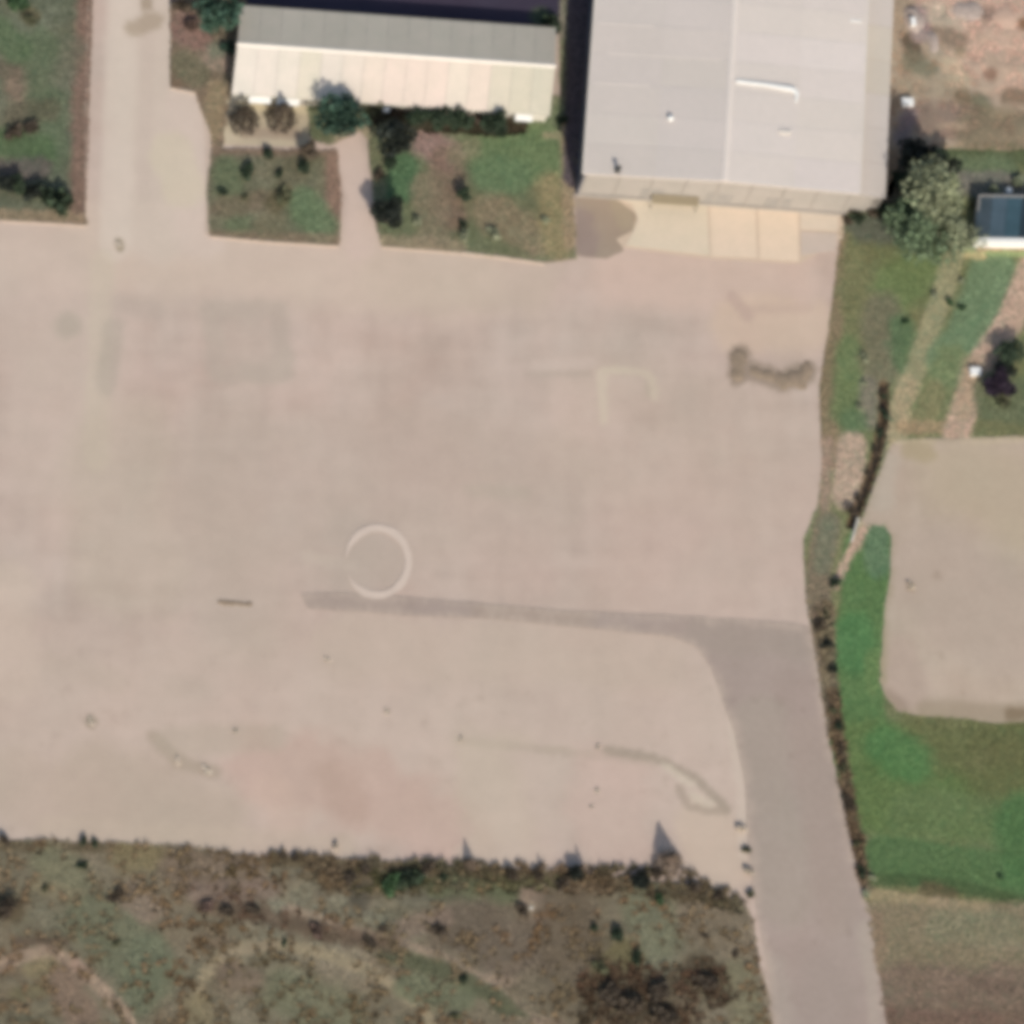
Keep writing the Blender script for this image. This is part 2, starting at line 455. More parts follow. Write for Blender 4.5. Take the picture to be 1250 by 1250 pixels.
# --- west lawn
lawnA = [(-240, -240), (117, -240), (113, 0), (108, 140), (104, 262), (108, 274), (60, 271), (0, 268), (-240, 262)]
opsA = [([(105, 0), (100, 130), (97, 270)], 8, 9, (124, 103, 90), 0.8), ([(25, 105), (40, 100)], 14, 12, (125, 112, 95), 0.8),
        ([(0, 85), (30, 88)], 6, 10, (98, 92, 76), 0.7), ([(50, 60), (60, 190)], 14, 18, (88, 104, 78), 0.8), ([(0, 40), (20, 60)], 12, 14, (84, 104, 74), 0.8),
        ([(0, 175), (50, 185)], 12, 14, (80, 103, 70), 0.8), ([(5, 210), (50, 205)], 8, 10, (98, 92, 86), 0.8), ([(-20, 262), (100, 268)], 5, 6, (140, 128, 104), 0.8),
        ([(37, 20)], 8, 8, (88, 84, 60), 0.7), ([(75, 95), (90, 60)], 8, 16, (106, 108, 90), 0.6), ([(20, 140), (60, 135)], 8, 12, (92, 88, 70), 0.6)]
region('west_lawn', lawnA, 0.12, (97, 102, 82), opsA, var=(9, 7), res=0.8, relief=0.10, rscale=1.6, jag=0.3, material='grass', seed=21, edge=((140, 124, 104), 1.3, 0.8))
# --- garden strip north of the junction
lawnB = [(207, -240), (300, -240), (300, 20), (293, 95), (280, 118), (272, 180), (258, 200), (258, 165), (243, 128), (237, 112), (208, 106)]
opsB = [([(225, 35), (240, 45)], 14, 10, (128, 106, 96), 0.8), ([(215, 0), (222, 15)], 6, 8, (140, 122, 110), 0.7), ([(225, 80), (240, 90)], 12, 10, (104, 104, 82), 0.8),
        ([(262, 72), (285, 80)], 10, 8, (140, 128, 112), 0.8), ([(265, 110), (258, 165)], 8, 8, (142, 132, 104), 0.8), ([(262, 60), (288, 58)], 6, 8, (112, 124, 104), 0.6)]
region('north_garden', lawnB, 0.12, (112, 104, 86), opsB, var=(10, 8), res=0.7, relief=0.12, rscale=1.5, jag=0.3, material='grass', seed=31, edge=((140, 124, 104), 1.3, 0.8))
# --- square lawn
lawnC = [(258, 182), (412, 184), (416, 240), (414, 299), (330, 294), (256, 287), (253, 240)]
opsC = [([(408, 195), (409, 296)], 7, 9, (132, 112, 96), 0.85), ([(260, 184), (400, 184)], 4, 6, (118, 104, 88), 0.8), ([(370, 250), (395, 285)], 14, 14, (96, 118, 86), 0.85),
        ([(275, 210), (290, 270)], 12, 12, (96, 110, 82), 0.8), ([(270, 255), (330, 245)], 8, 10, (110, 98, 80), 0.6), ([(258, 290), (410, 294)], 4, 7, (128, 116, 96), 0.7),
        ([(345, 235), (335, 250)], 8, 8, (88, 86, 62), 0.7), ([(330, 275)], 12, 14, (112, 110, 86), 0.6)]
region('square_lawn', lawnC, 0.12, (106, 108, 86), opsC, var=(9, 7), res=0.7, relief=0.12, rscale=1.4, jag=0.25, material='grass', seed=41, edge=((140, 124, 104), 1.3, 0.8))
# --- long lawn before the shed
lawnD = [(395, 112), (560, 100), (684, 118), (683, 90), (683, -240), (722, -240), (730, 0), (700, 240), (703, 316), (665, 321), (560, 308), (466, 300), (458, 270), (455, 230), (448, 170), (440, 160), (402, 178), (380, 172), (374, 130)]
opsD = [([(600, 185), (690, 190)], 24, 20, (100, 122, 84), 0.85), ([(600, 210), (625, 215)], 16, 14, (97, 120, 86), 0.85), ([(490, 205), (488, 235)], 13, 10, (76, 106, 73), 0.9),
        ([(520, 175), (545, 190)], 13, 12, (140, 120, 112), 0.9), ([(545, 200), (550, 260)], 14, 14, (122, 106, 90), 0.8), ([(520, 235), (530, 290)], 14, 14, (122, 116, 94), 0.8),
        ([(600, 260), (650, 290)], 16, 16, (130, 120, 96), 0.8), ([(672, 230), (680, 300)], 12, 14, (136, 130, 96), 0.9), ([(470, 295), (560, 302)], 5, 8, (140, 132, 108), 0.8),
        ([(575, 180), (560, 190)], 8, 12, (124, 122, 96), 0.7), ([(690, 150), (695, 300)], 5, 6, (150, 136, 110), 0.8), ([(640, 140), (680, 140)], 6, 10, (108, 122, 92), 0.7),
        ([(708, 0), (706, 120), (704, 215)], 14, 5, (84, 78, 82), 0.95, 0.1), ([(708, -200), (708, 0)], 14, 5, (84, 78, 82), 0.95, 0.1),  # dark strip paints in the shadow west of the warehouse
        ([(418, 170), (440, 160)], 8, 8, (150, 142, 118), 0.8), ([(676, 0), (682, 40)], 8, 6, (130, 128, 112), 0.9), ([(666, 166), (684, 166)], 3, 3, (158, 148, 120), 0.7)]
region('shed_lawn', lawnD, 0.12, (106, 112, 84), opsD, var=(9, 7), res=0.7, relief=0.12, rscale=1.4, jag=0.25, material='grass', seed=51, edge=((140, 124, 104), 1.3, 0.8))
region('rear_shadow_ground', [(296, -240), (690, -240), (690, 34), (660, 60), (300, 30)], 0.10, (62, 55, 70), [([(660, 20), (670, 30)], 8, 8, (70, 84, 60), 0.8)], var=(6, 6), res=0.9, relief=0.1, seed=57)  # dark ground, blackened further: the shed's shadow is painted into it
# the paved square in front of the shed's left end
pave = [(282, 112), (376, 118), (378, 180), (272, 177), (276, 118)]
region('paved_square', pave, 0.17, (184, 170, 146), [([(270, 165), (370, 172)], 4, 5, (194, 178, 154), 0.8), ([(300, 162), (360, 164)], 4, 7, (160, 142, 124), 0.8),
       ([(276, 118), (274, 175)], 4, 3, (196, 182, 156), 0.8), ([(300, 125), (370, 128)], 8, 8, (204, 190, 160), 0.8)], var=(6, 5), res=0.7, jag=0.1, material='yard', seed=61)
# damp darker patch by the warehouse corner
damp = [(702, 240), (740, 240), (756, 242), (774, 250), (778, 268), (770, 285), (757, 292), (762, 306), (740, 316), (704, 312)]
region('damp_patch', damp, 0.06, (158, 142, 126), [([(710, 270), (715, 300)], 10, 10, (148, 130, 122), 0.8), ([(755, 250), (765, 270)], 8, 8, (162, 148, 126), 0.7)],
       var=(5, 4), res=0.7, jag=0.25, seed=71)

# --- the east side: rubble ground, grass strip, parcels, green field
EAST_Z = 0.02


def ditch_z(P):
    d = seg_dist(P, DITCH)
    return -1.25 * np.clip(1 - (d - 2.0) / 6.5, 0, 1)


east = [(1030, 262), (1090, 240), (1104, 175), (1500, 175), (1500, 1500), (1090, 1500), (1080, 1250), (1058, 1110), (1046, 1070), (1030, 985), (1006, 880), (992, 775),
        (984, 740), (981, 660), (1000, 610), (1004, 560), (1000, 470), (1009, 420), (1018, 350), (1024, 300)]
opsE = [
    ([(1020, 290), (1014, 400), (1008, 470), (1012, 560)], 9, 10, (128, 116, 92), 0.85), ([(1035, 430), (1032, 500)], 12, 12, (104, 122, 82), 0.85),
    ([(1095, 350), (1120, 330)], 22, 20, (102, 122, 78), 0.8), ([(1075, 380), (1075, 450)], 16, 16, (112, 112, 90), 0.85), ([(1050, 320), (1040, 360)], 14, 14, (114, 118, 84), 0.7),
    ([(1100, 400), (1105, 440)], 10, 12, (86, 112, 78), 0.8), ([(1060, 470), (1060, 515)], 7, 8, (120, 118, 104), 0.8), ([(1042, 515)], 12, 12, (92, 116, 82), 0.8),
    ([(1040, 545), (1033, 605)], 14, 8, (172, 157, 138), 0.9, 0.2), ([(1010, 540), (1006, 620)], 4, 6, (150, 134, 116), 0.9),
    ([(1165, 310), (1150, 360), (1125, 430), (1100, 500), (1085, 590)], 9, 8, (150, 150, 118), 0.85, 0.3), ([(1108, 470), (1095, 530)], 9, 8, (160, 150, 120), 0.8, 0.3),
    ([(1210, 330), (1190, 400), (1160, 440)], 24, 10, (108, 131, 98), 0.95, 0.3), ([(1160, 440), (1130, 500)], 14, 10, (112, 126, 88), 0.8), ([(1140, 480), (1125, 520)], 10, 8, (128, 126, 92), 0.7),
    ([(1100, 522), (1150, 522)], 5, 6, (150, 136, 106), 0.9), ([(1262, 320), (1235, 390), (1200, 440), (1165, 535)], 14, 6, (176, 158, 138), 0.95, 0.2),
    ([(1185, 445), (1175, 500)], 8, 8, (158, 146, 120), 0.6), ([(1225, 490), (1250, 500)], 30, 10, (98, 108, 80), 0.9, 0.3), ([(1195, 522), (1250, 526)], 6, 4, (112, 116, 82), 0.9),
    ([(1180, 306), (1260, 308)], 5, 3, (140, 160, 112), 0.9, 0.2), ([(1195, 303), (1260, 302)], 3, 2, (176, 146, 124), 0.8, 0.2), ([(1180, 312), (1200, 313)], 3, 3, (176, 168, 128), 0.9),
    ([(1150, 190), (1250, 190)], 8, 8, (84, 96, 66), 0.9), ([(1170, 215), (1220, 210)], 14, 14, (100, 116, 86), 0.9), ([(1180, 225), (1260, 228)], 12, 8, (112, 112, 102), 0.9),
    ([(1100, 190), (1085, 250)], 12, 10, (112, 104, 96), 0.7), ([(1050, 275), (1090, 280)], 12, 14, (92, 98, 84), 0.9),
    ([(1010, 640), (998, 700), (1000, 760), (1008, 830), (1024, 920), (1040, 1000), (1052, 1080)], 13, 6, (124, 116, 96), 0.95, 0.2),
    ([(1012, 640), (1003, 690)], 8, 8, (112, 118, 96), 0.8), ([(1060, 640), (1042, 670), (1020, 715)], 5, 3, (176, 160, 140), 0.9, 0.2), ([(1046, 638), (1040, 655)], 3, 2, (214, 200, 176), 0.8, 0.2),
    # green field
    ([(1060, 670), (1050, 760), (1050, 850), (1060, 930)], 26, 6, (88, 119, 74), 0.97, 0.15), ([(1070, 650), (1072, 690)], 12, 8, (96, 122, 92), 0.9),
    ([(1040, 770), (1044, 800)], 16, 16, (80, 122, 76), 0.8), ([(1066, 800), (1066, 840)], 7, 6, (104, 130, 82), 0.7),
    ([(1060, 950), (1160, 960), (1290, 950)], 60, 20, (93, 116, 70), 0.97, 0.1), ([(1130, 905), (1290, 905)], 18, 34, (100, 106, 70), 0.85), ([(1225, 940), (1290, 960)], 26, 44, (99, 103, 68), 0.75),
    ([(1080, 910), (1110, 930)], 18, 18, (80, 120, 72), 0.85), ([(1120, 1000), (1200, 1000)], 26, 20, (98, 117, 78), 0.6), ([(1080, 1045), (1180, 1060), (1290, 1080)], 22, 8, (82, 111, 70), 0.9, 0.2),
    ([(1240, 1000), (1250, 1060)], 20, 20, (78, 112, 69), 0.9), ([(1060, 1075), (1120, 1075), (1180, 1085), (1290, 1112)], 5, 6, (72, 92, 58), 0.85), ([(1130, 1085), (1160, 1092)], 6, 6, (96, 90, 66), 0.8),
    # olive ground below
    ([(1075, 1160), (1290, 1170)], 58, 12, (126, 120, 96), 0.97, 0.12), ([(1060, 1092), (1120, 1098), (1200, 1110)], 4, 4, (152, 142, 112), 0.8), ([(1140, 1102), (1165, 1105)], 5, 5, (148, 138, 112), 0.7),
    ([(1070, 1120), (1078, 1200)], 5, 6, (136, 122, 100), 0.7), ([(1100, 1210), (1290, 1215)], 26, 16, (118, 106, 90), 0.9), ([(1090, 1260), (1290, 1270)], 26, 14, (112, 96, 82), 0.9),
    (DITCH, 5.5, 3, (96, 80, 62), 1.0, 0.1),
    ([(1060, 638), (1041, 668), (1024, 706)], 3.5, 3, (178, 160, 140), 0.95, 0.2), ([(1050, 650), (1044, 668)], 5, 5, (170, 152, 132), 0.8, 0.2),
    ([(1016, 850), (1026, 920), (1038, 985), (1048, 1040), (1054, 1078)], 5, 5, (98, 86, 70), 0.85), ([(998, 745), (1006, 800)], 5, 5, (100, 88, 72), 0.7),
    ([(1190, 1150), (1250, 1155)], 4, 5, (140, 130, 108), 0.6), ([(1150, 1130), (1230, 1135)], 14, 16, (122, 124, 98), 0.7), ([(1190, 1200), (1230, 1206)], 5, 8, (104, 92, 78), 0.6),
]
EB = (112, 119, 84)
region('east_grassland', east, EAST_Z, EB, opsE, var=(7, 5), res=0.62, relief=0.07, rscale=2.2, jag=0.3, material='grass', seed=81, zf=ditch_z)
# the second bare yard
yard2 = [(1100, 536), (1250, 533), (1500, 533), (1500, 884), (1250, 882), (1215, 884), (1180, 878), (1120, 874), (1095, 868), (1080, 850), (1074, 830), (1080, 740), (1086, 700),
         (1088, 655), (1080, 643), (1062, 640), (1050, 640), (1062, 606), (1078, 565), (1088, 540)]
ops2 = [([(1090, 538), (1140, 540)], 3, 2, (206, 188, 158), 0.85, 0.2), ([(1175, 538), (1260, 537)], 2, 2, (202, 184, 156), 0.8, 0.2), ([(1180, 580), (1260, 620)], 30, 50, (182, 165, 142), 0.7),
        ([(1080, 565), (1075, 610)], 10, 12, (182, 168, 152), 0.8), ([(1110, 550), (1130, 552)], 8, 8, (166, 150, 118), 0.6), ([(1140, 700), (1240, 760)], 40, 50, (178, 160, 146), 0.6),
        ([(1100, 800), (1110, 850)], 14, 20, (178, 158, 144), 0.7), ([(1130, 866), (1260, 872)], 6, 12, (158, 142, 122), 0.8), ([(1082, 850), (1100, 866)], 6, 8, (150, 132, 116), 0.7),
        ([(1112, 715)], 3, 3, (130, 114, 94), 0.8), ([(1143, 702)], 3, 5, (160, 142, 126), 0.7), ([(1235, 872), (1290, 874)], 6, 6, (130, 112, 90), 0.8), ([(1074, 720), (1078, 830)], 3, 4, (160, 148, 118), 0.6)]
region('east_yard', yard2, 0.10, (184, 166, 149), ops2, var=(6, 3.5), res=0.8, relief=0.04, rscale=8, jag=0.3, seed=91, edge=((160, 146, 122), 1.4, 0.7), streak=5)
# rubble ground behind the warehouse
rub = [(1075, -240), (1500, -240), (1500, 186), (1250, 184), (1150, 182), (1120, 186), (1098, 200), (1075, 240), (1060, 240)]
opsR = [([(1160, 0), (1250, 30)], 30, 30, (186, 160, 142), 0.85), ([(1200, 60), (1250, 90)], 28, 30, (190, 164, 144), 0.85), ([(1150, 32), (1165, 48)], 11, 9, (138, 122, 104), 0.85),
        ([(1130, 15), (1170, 25)], 8, 10, (188, 174, 154), 0.8), ([(1205, 18)], 7, 7, (140, 122, 108), 0.9), ([(1249, 30)], 5, 5, (128, 98, 74), 0.9), ([(1110, 50), (1116, 66)], 7, 6, (96, 86, 70), 0.9),
        ([(1112, 75), (1130, 85)], 9, 8, (124, 120, 98), 0.8), ([(1120, 20), (1124, 40)], 9, 8, (152, 136, 130), 0.9), ([(1160, 82), (1170, 100)], 8, 10, (184, 168, 142), 0.8),
        ([(1172, 64)], 4, 5, (146, 134, 108), 0.7), ([(1209, 92)], 5, 6, (142, 112, 94), 0.9), ([(1110, 105), (1160, 108)], 8, 10, (160, 146, 124), 0.7),
        ([(1175, 120), (1185, 140)], 8, 8, (120, 106, 84), 0.8), ([(1195, 125), (1200, 135)], 8, 8, (110, 108, 86), 0.8), ([(1230, 118), (1250, 120)], 6, 8, (128, 110, 90), 0.8),
        ([(1125, 145), (1180, 150)], 14, 14, (138, 120, 106), 0.85), ([(1190, 160), (1260, 160)], 16, 16, (128, 116, 94), 0.85), ([(1145, 155), (1180, 156)], 2, 3, (170, 150, 128), 0.7), ([(1110, 140), (1100, 170)], 6, 8, (132, 118, 120), 0.7)]
region('rubble_ground', rub, 0.10, (168, 150, 130), opsR, var=(12, 12), res=0.6, relief=0.45, rscale=2.4, jag=0.4, material='soil', seed=101)

# --- the southern scrub
scrub = [(-240, 1022), (0, 1027), (60, 1026), (110, 1030), (150, 1030), (230, 1034), (300, 1045), (420, 1050), (500, 1054), (560, 1058), (700, 1066), (760, 1072), (820, 1078), (870, 1085),
         (905, 1102), (918, 1120), (926, 1180), (936, 1210), (942, 1250), (950, 1500), (-240, 1500)]
opsS = [
    ([(0, 1034), (120, 1036), (300, 1050), (420, 1056), (560, 1066), (700, 1073), (900, 1108)], 4, 5, (98, 86, 66), 0.75), ([(155, 1045), (180, 1042)], 14, 14, (128, 116, 86), 0.8),
    ([(220, 1060), (300, 1070)], 16, 18, (120, 104, 88), 0.8), ([(60, 1055), (90, 1070)], 16, 16, (118, 116, 92), 0.8), ([(45, 1080), (95, 1097)], 6, 8, (134, 124, 98), 0.7),
    ([(110, 1125), (150, 1150), (190, 1190)], 24, 20, (108, 111, 88), 0.7), ([(180, 1165), (170, 1215)], 18, 16, (106, 110, 88), 0.8), ([(160, 1095), (180, 1110)], 12, 12, (134, 118, 102), 0.8),
    ([(-10, 1185), (20, 1170), (60, 1162), (92, 1178), (120, 1205), (150, 1235), (165, 1270)], 6, 5, (154, 134, 115), 0.95, 0.25), ([(92, 1178), (105, 1190)], 4, 4, (164, 138, 122), 0.8),
    ([(20, 1150), (80, 1150)], 3, 5, (98, 84, 70), 0.8), ([(40, 1185), (60, 1180)], 8, 8, (132, 120, 90), 0.7), ([(20, 1215), (60, 1205)], 5, 8, (112, 104, 78), 0.7), ([(80, 1200), (100, 1240)], 14, 14, (130, 110, 94), 0.8),
    ([(243, 1215), (250, 1190), (270, 1168), (300, 1157), (350, 1156), (400, 1166), (460, 1190), (520, 1235), (530, 1270)], 5, 5, (148, 135, 110), 0.95, 0.25),
    ([(275, 1165), (330, 1155)], 4, 5, (146, 132, 110), 0.7), ([(280, 1190), (310, 1200)], 10, 12, (120, 104, 88), 0.8), ([(240, 1230), (250, 1260)], 12, 12, (134, 122, 94), 0.7),
    ([(350, 1210), (420, 1240)], 22, 20, (112, 112, 88), 0.7), ([(350, 1110), (420, 1135), (480, 1150), (540, 1170), (600, 1205), (660, 1255)], 5, 4, (150, 133, 114), 0.95, 0.25),
    ([(470, 1165), (540, 1185), (600, 1215), (640, 1250)], 8, 7, (88, 90, 68), 0.9, 0.3), ([(500, 1205), (560, 1220)], 12, 12, (104, 108, 84), 0.8), ([(600, 1180), (640, 1190)], 6, 8, (144, 126, 110), 0.7),
    ([(590, 1195), (625, 1200)], 4, 4, (150, 132, 116), 0.6), ([(250, 1105), (310, 1115), (400, 1140), (480, 1155)], 7, 9, (94, 78, 64), 0.75, 0.8), ([(240, 1090), (330, 1088)], 8, 10, (128, 110, 98), 0.7),
    ([(410, 1075), (450, 1080)], 14, 10, (96, 84, 66), 0.85), ([(435, 1090), (440, 1105)], 9, 8, (84, 78, 66), 0.8), ([(470, 1078), (510, 1076)], 8, 8, (64, 66, 38), 0.9), ([(500, 1095), (560, 1100)], 9, 12, (108, 104, 88), 0.8),
    ([(540, 1085), (620, 1088)], 12, 10, (98, 102, 76), 0.9), ([(560, 1130), (640, 1160)], 26, 24, (106, 94, 80), 0.85), ([(490, 1135), (540, 1120)], 8, 10, (132, 114, 100), 0.7),
    ([(650, 1095), (660, 1115)], 10, 10, (138, 120, 104), 0.85), ([(648, 1108)], 4, 3, (176, 160, 138), 0.8), ([(690, 1120), (690, 1190)], 26, 24, (102, 90, 74), 0.85), ([(790, 1100), (800, 1150)], 20, 18, (114, 115, 92), 0.7),
    ([(760, 1170), (740, 1190)], 14, 14, (106, 98, 68), 0.8), ([(740, 1215), (800, 1225), (800, 1260)], 26, 20, (86, 76, 60), 0.8, 0.8), ([(850, 1190), (875, 1200)], 16, 14, (84, 74, 58), 0.9, 0.8),
    ([(860, 1120), (900, 1150)], 22, 20, (122, 110, 92), 0.8), ([(900, 1190), (915, 1250)], 14, 14, (122, 116, 92), 0.8), ([(650, 1210), (720, 1230)], 16, 18, (112, 102, 84), 0.8), ([(620, 1248), (680, 1252)], 5, 6, (136, 118, 102), 0.6),
    ([(920, 1120), (930, 1180), (945, 1260)], 4, 4, (140, 126, 108), 0.8, 0.2), ([(0, 1105), (15, 1112)], 10, 10, (84, 74, 56), 0.8),
]
SB = (119, 110, 91)
region('scrubland', scrub, 0.08, SB, opsS, var=(10, 8), res=0.62, relief=0.42, rscale=2.2, jag=0.5, material='soil', seed=111)

# --- grass and weeds, uncountable
tufts('lawn_grass', lawnA, 9000, 0.16, (97, 102, 82), opsA, label='rough green grass of the lawn west of the driveway', seed=5)
tufts('lawn_grass', lawnB, 2500, 0.16, (112, 104, 86), opsB, label='patchy grass beside the left end of the pale shed', seed=6)
tufts('lawn_grass', lawnC, 4500, 0.16, (106, 108, 86), opsC, label='grass of the square lawn south of the paved square', seed=7)
tufts('lawn_grass', lawnD, 9000, 0.16, (106, 112, 84), opsD, label='grass of the long lawn in front of the pale shed', seed=8)
tufts('meadow_grass', east, 30000, 0.05, EB, opsE, label='green grass on the land east of the yard', seed=9, holes=[yard2], zf=ditch_z)
tufts('scrub_grass', scrub, 38000, 0.12, SB, opsS, label='dry brown grass and weeds south of the yard', seed=10, size=(0.3, 0.7), height=(0.08, 0.32), rgain=(1.0, 1.0, 1.0))
tufts('rubble_weeds', rub, 3500, 0.2, (150, 136, 112), opsR, label='dry weeds on the rubble ground behind the warehouse', seed=11)

# low dense brush: along the scrub edge, under the hedges, on the road verge
BR = dict(size=(0.45, 1.1), height=(0.25, 0.9), blades=7)
edge_band = [(330, 1040), (420, 1046), (560, 1052), (700, 1058), (780, 1060), (830, 1062), (880, 1078), (912, 1098), (905, 1118), (860, 1104), (800, 1098), (700, 1090), (560, 1088), (470, 1098), (400, 1084), (330, 1060)]
tufts('edge_brush', edge_band, 1100, 0.12, (84, 77, 57), [([(440, 1075), (530, 1075)], 10, 10, (74, 74, 46), 0.8), ([(580, 1085), (680, 1082)], 8, 8, (86, 88, 60), 0.8)], label='tangled dark brush along the scrub edge beside the yard', seed=14, dens=0.60, gain=1.2, **BR)
tufts('scrub_brush', scrub, 2600, 0.12, (102, 90, 66), [([(740, 1215), (800, 1225), (860, 1200)], 30, 20, (72, 60, 44), 0.9), ([(240, 1100), (310, 1115), (400, 1140)], 12, 10, (86, 70, 54), 0.9)], label='low brown brush scattered over the southern scrub', seed=15, dens=0.74, gain=1.2, **BR)
thick = [(705, 1190), (760, 1175), (830, 1190), (885, 1180), (900, 1220), (850, 1250), (820, 1290), (720, 1290), (690, 1240)]
tufts('thicket_brush', thick, 450, 0.15, (72, 60, 44), [], label='dense dark brush filling the brown thicket at the bottom', seed=16, dens=0.55, gain=1.2, **BR)
verge = [(1000, 735), (1018, 735), (1018, 780), (1024, 860), (1036, 940), (1052, 1020), (1060, 1080), (1050, 1080), (1036, 1010), (1018, 920), (1006, 850), (996, 775)]
tufts('verge_brush', verge, 600, 0.05, (112, 104, 80), [([(1016, 850), (1054, 1078)], 6, 5, (94, 82, 62), 0.9)], label='brown weeds along the verge east of the road', seed=17, dens=0.45, gain=1.25, **BR)
wallb = [(450, 124), (560, 128), (640, 136), (640, 162), (600, 168), (560, 162), (500, 162), (455, 150)]
tufts('wall_brush', wallb, 1100, 0.15, (66, 62, 46), [], label='dark undergrowth between the trees under the shed eave', seed=18, dens=0.3, gain=1.1, **BR)

# --- concrete apron: separate slabs
M_slab = mat('pale_concrete', tuple(alb((216, 200, 182))), objcol=True, noises=((0.3, 0.03, 0.01), (2, 0.04, 0.0)), bump=((6, 0.005),))
M_joint = mat('joint_filler', tuple(alb((200, 180, 160))), noises=((2, 0.06, 0.0),))


def poly_slab(name, P, z0, z1, material, parent=None, color=None, **kw):
    n = len(P); mb = MB()
    c = sum((at(*p) for p in P), Vector()) / n; c.z = 0
    for z in (z0, z1):
        for p in P: q = at(*p); mb.V.append((q.x - c.x, q.y - c.y, z))
    area = sum(mb.V[i][0] * mb.V[(i + 1) % n][1] - mb.V[(i + 1) % n][0] * mb.V[i][1] for i in range(n))
    up = tuple(range(n, 2 * n)); up = up if area > 0 else up[::-1]
    mb.F.append(up)
    for i in range(n):
        j = (i + 1) % n; f = (i, j, n + j, n + i); mb.F.append(f if area > 0 else f[::-1])
    return mb.build(name, material, parent, tuple(c), color, **kw)


apron = poly_slab('concrete_apron', [(748, 240), (775, 243), (1030, 262), (1030, 290), (976, 322), (868, 316), (760, 302), (752, 292), (772, 282), (778, 262)], 0.03, 0.10, M_joint,
                  kind='structure')
ac = apron.location.copy()
slabs = [([(756, 243), (863, 250), (866, 312), (764, 300), (772, 284), (779, 268), (772, 250)], (0.96, 0.97, 0.93)), ([(866, 251), (922, 255), (924, 315), (868, 313)], (1.03, 0.99, 0.95)),
         ([(925, 256), (974, 259), (975, 319), (927, 316)], (1.05, 1.0, 0.95)), ([(977, 260), (1024, 264), (1022, 282), (977, 280)], (0.93, 0.93, 0.93)), ([(977, 283), (1022, 285), (1020, 306), (978, 312)], (0.80, 0.79, 0.84))]
for P, cc in slabs:
    o = poly_slab('concrete_slab', P, 0.07, 0.16, M_slab, None, cc); o.location = o.location - ac; o.parent = apron

# --- kerbs
M_kerb = mat('kerb_concrete', tuple(alb((203, 184, 167))), noises=((1.5, 0.08, 0.0),))


def kerb(line, wpx=1.6, z1=0.24):
    mb = MB(); P = [at(*p) for p in line]; c = P[0].copy()
    for a_, b_ in zip(P[:-1], P[1:]):
        d = (b_ - a_).normalized(); nn = Vector((-d.y, d.x, 0)) * (wpx * S / 2); a2 = a_ - c; b2 = b_ - c
        mb.hexa([(*(v.xy), z) for z in (0.0, z1) for v in (a2 - nn, b2 - nn, b2 + nn, a2 + nn)])
    mb.build('kerb', M_kerb, None, c, kind='structure')


kerb([(562, 309), (600, 313), (664, 322)], 2.6)
kerb([(108, 0), (104, 140), (105, 262)], 1.2); kerb([(0, 270), (60, 273), (105, 276)], 1.2)
kerb([(256, 289), (330, 296), (413, 301)], 1.3); kerb([(466, 302), (560, 309)], 1.3)
kerb([(253, 180), (252, 287)], 1.2); kerb([(208, 108), (238, 114), (250, 150), (254, 178)], 1.2)

# ------------------------------------------------------------------ BUILDINGS


class Frame:
    """skewed building frame: s metres along the front (west to east), t metres back (towards north)"""

    def __init__(f, p0, p1, p2):
        f.O = at(*p0); f.ls = (at(*p1) - f.O).length; f.U = (at(*p1) - f.O).normalized()
        f.lt = (at(*p2) - f.O).length; f.W = (at(*p2) - f.O).normalized()

    def __call__(f, s, t, z): v = f.U * s + f.W * t; return (v.x, v.y, z)


M_roofW = mat('grey_sheet_roof', tuple(alb((214, 203, 195))), rough=0.6, objcol=True, noises=((0.12, 0.02, 0.004), (0.9, 0.02, 0.0)), spec=0.3)
M_lip = mat('pale_trim', tuple(alb((222, 212, 200))), rough=0.6, noises=((0.8, 0.04, 0.0),))
M_wallW = mat('warehouse_plaster', (0.335, 0.30, 0.262), rough=0.9, noises=((0.25, 0.05, 0.01), (1.5, 0.05, 0.0)))
M_wallS = mat('cream_plaster', (0.55, 0.51, 0.43), rough=0.9, noises=((0.4, 0.08, 0.02), (2, 0.06, 0.0)))
M_white = mat('white_paint', (0.78, 0.76, 0.70), rough=0.6, noises=((1.5, 0.05, 0.0),))
M_dark = mat('dark_metal', (0.06, 0.06, 0.055), rough=0.5, noises=((2, 0.1, 0.0),))
M_glass = mat('dark_glazing', (0.03, 0.035, 0.045), rough=0.15, spec=0.6)
M_olive = mat('olive_sheet', tuple(alb((142, 130, 108))), rough=0.8, noises=((1.0, 0.06, 0.0),))
M_door = mat('grey_door', (0.29, 0.265, 0.235), rough=0.6, noises=((1, 0.08, 0.0),))

# ---- warehouse
M_wallShade = mat('shade_dark_wall', (0.12, 0.12, 0.14), rough=0.7, noises=((0.5, 0.08, 0.0),))  # west side's shade put into the wall colour as dark blue-grey
fw = Frame((703, 238), (1032, 262), (722, -32))
WH = 10.0; LW = fw.ls; LT = 72.0; RIDGE = 1.1; MID = LW * 0.505
wh = empty('warehouse', fw.O, label='large warehouse with a pale grey sheet roof, shallow ridge and lower eastern strip', category='warehouse')


def wroof(s): return WH + RIDGE * (1 - abs(s - MID) / (MID if s < MID else LW - MID))


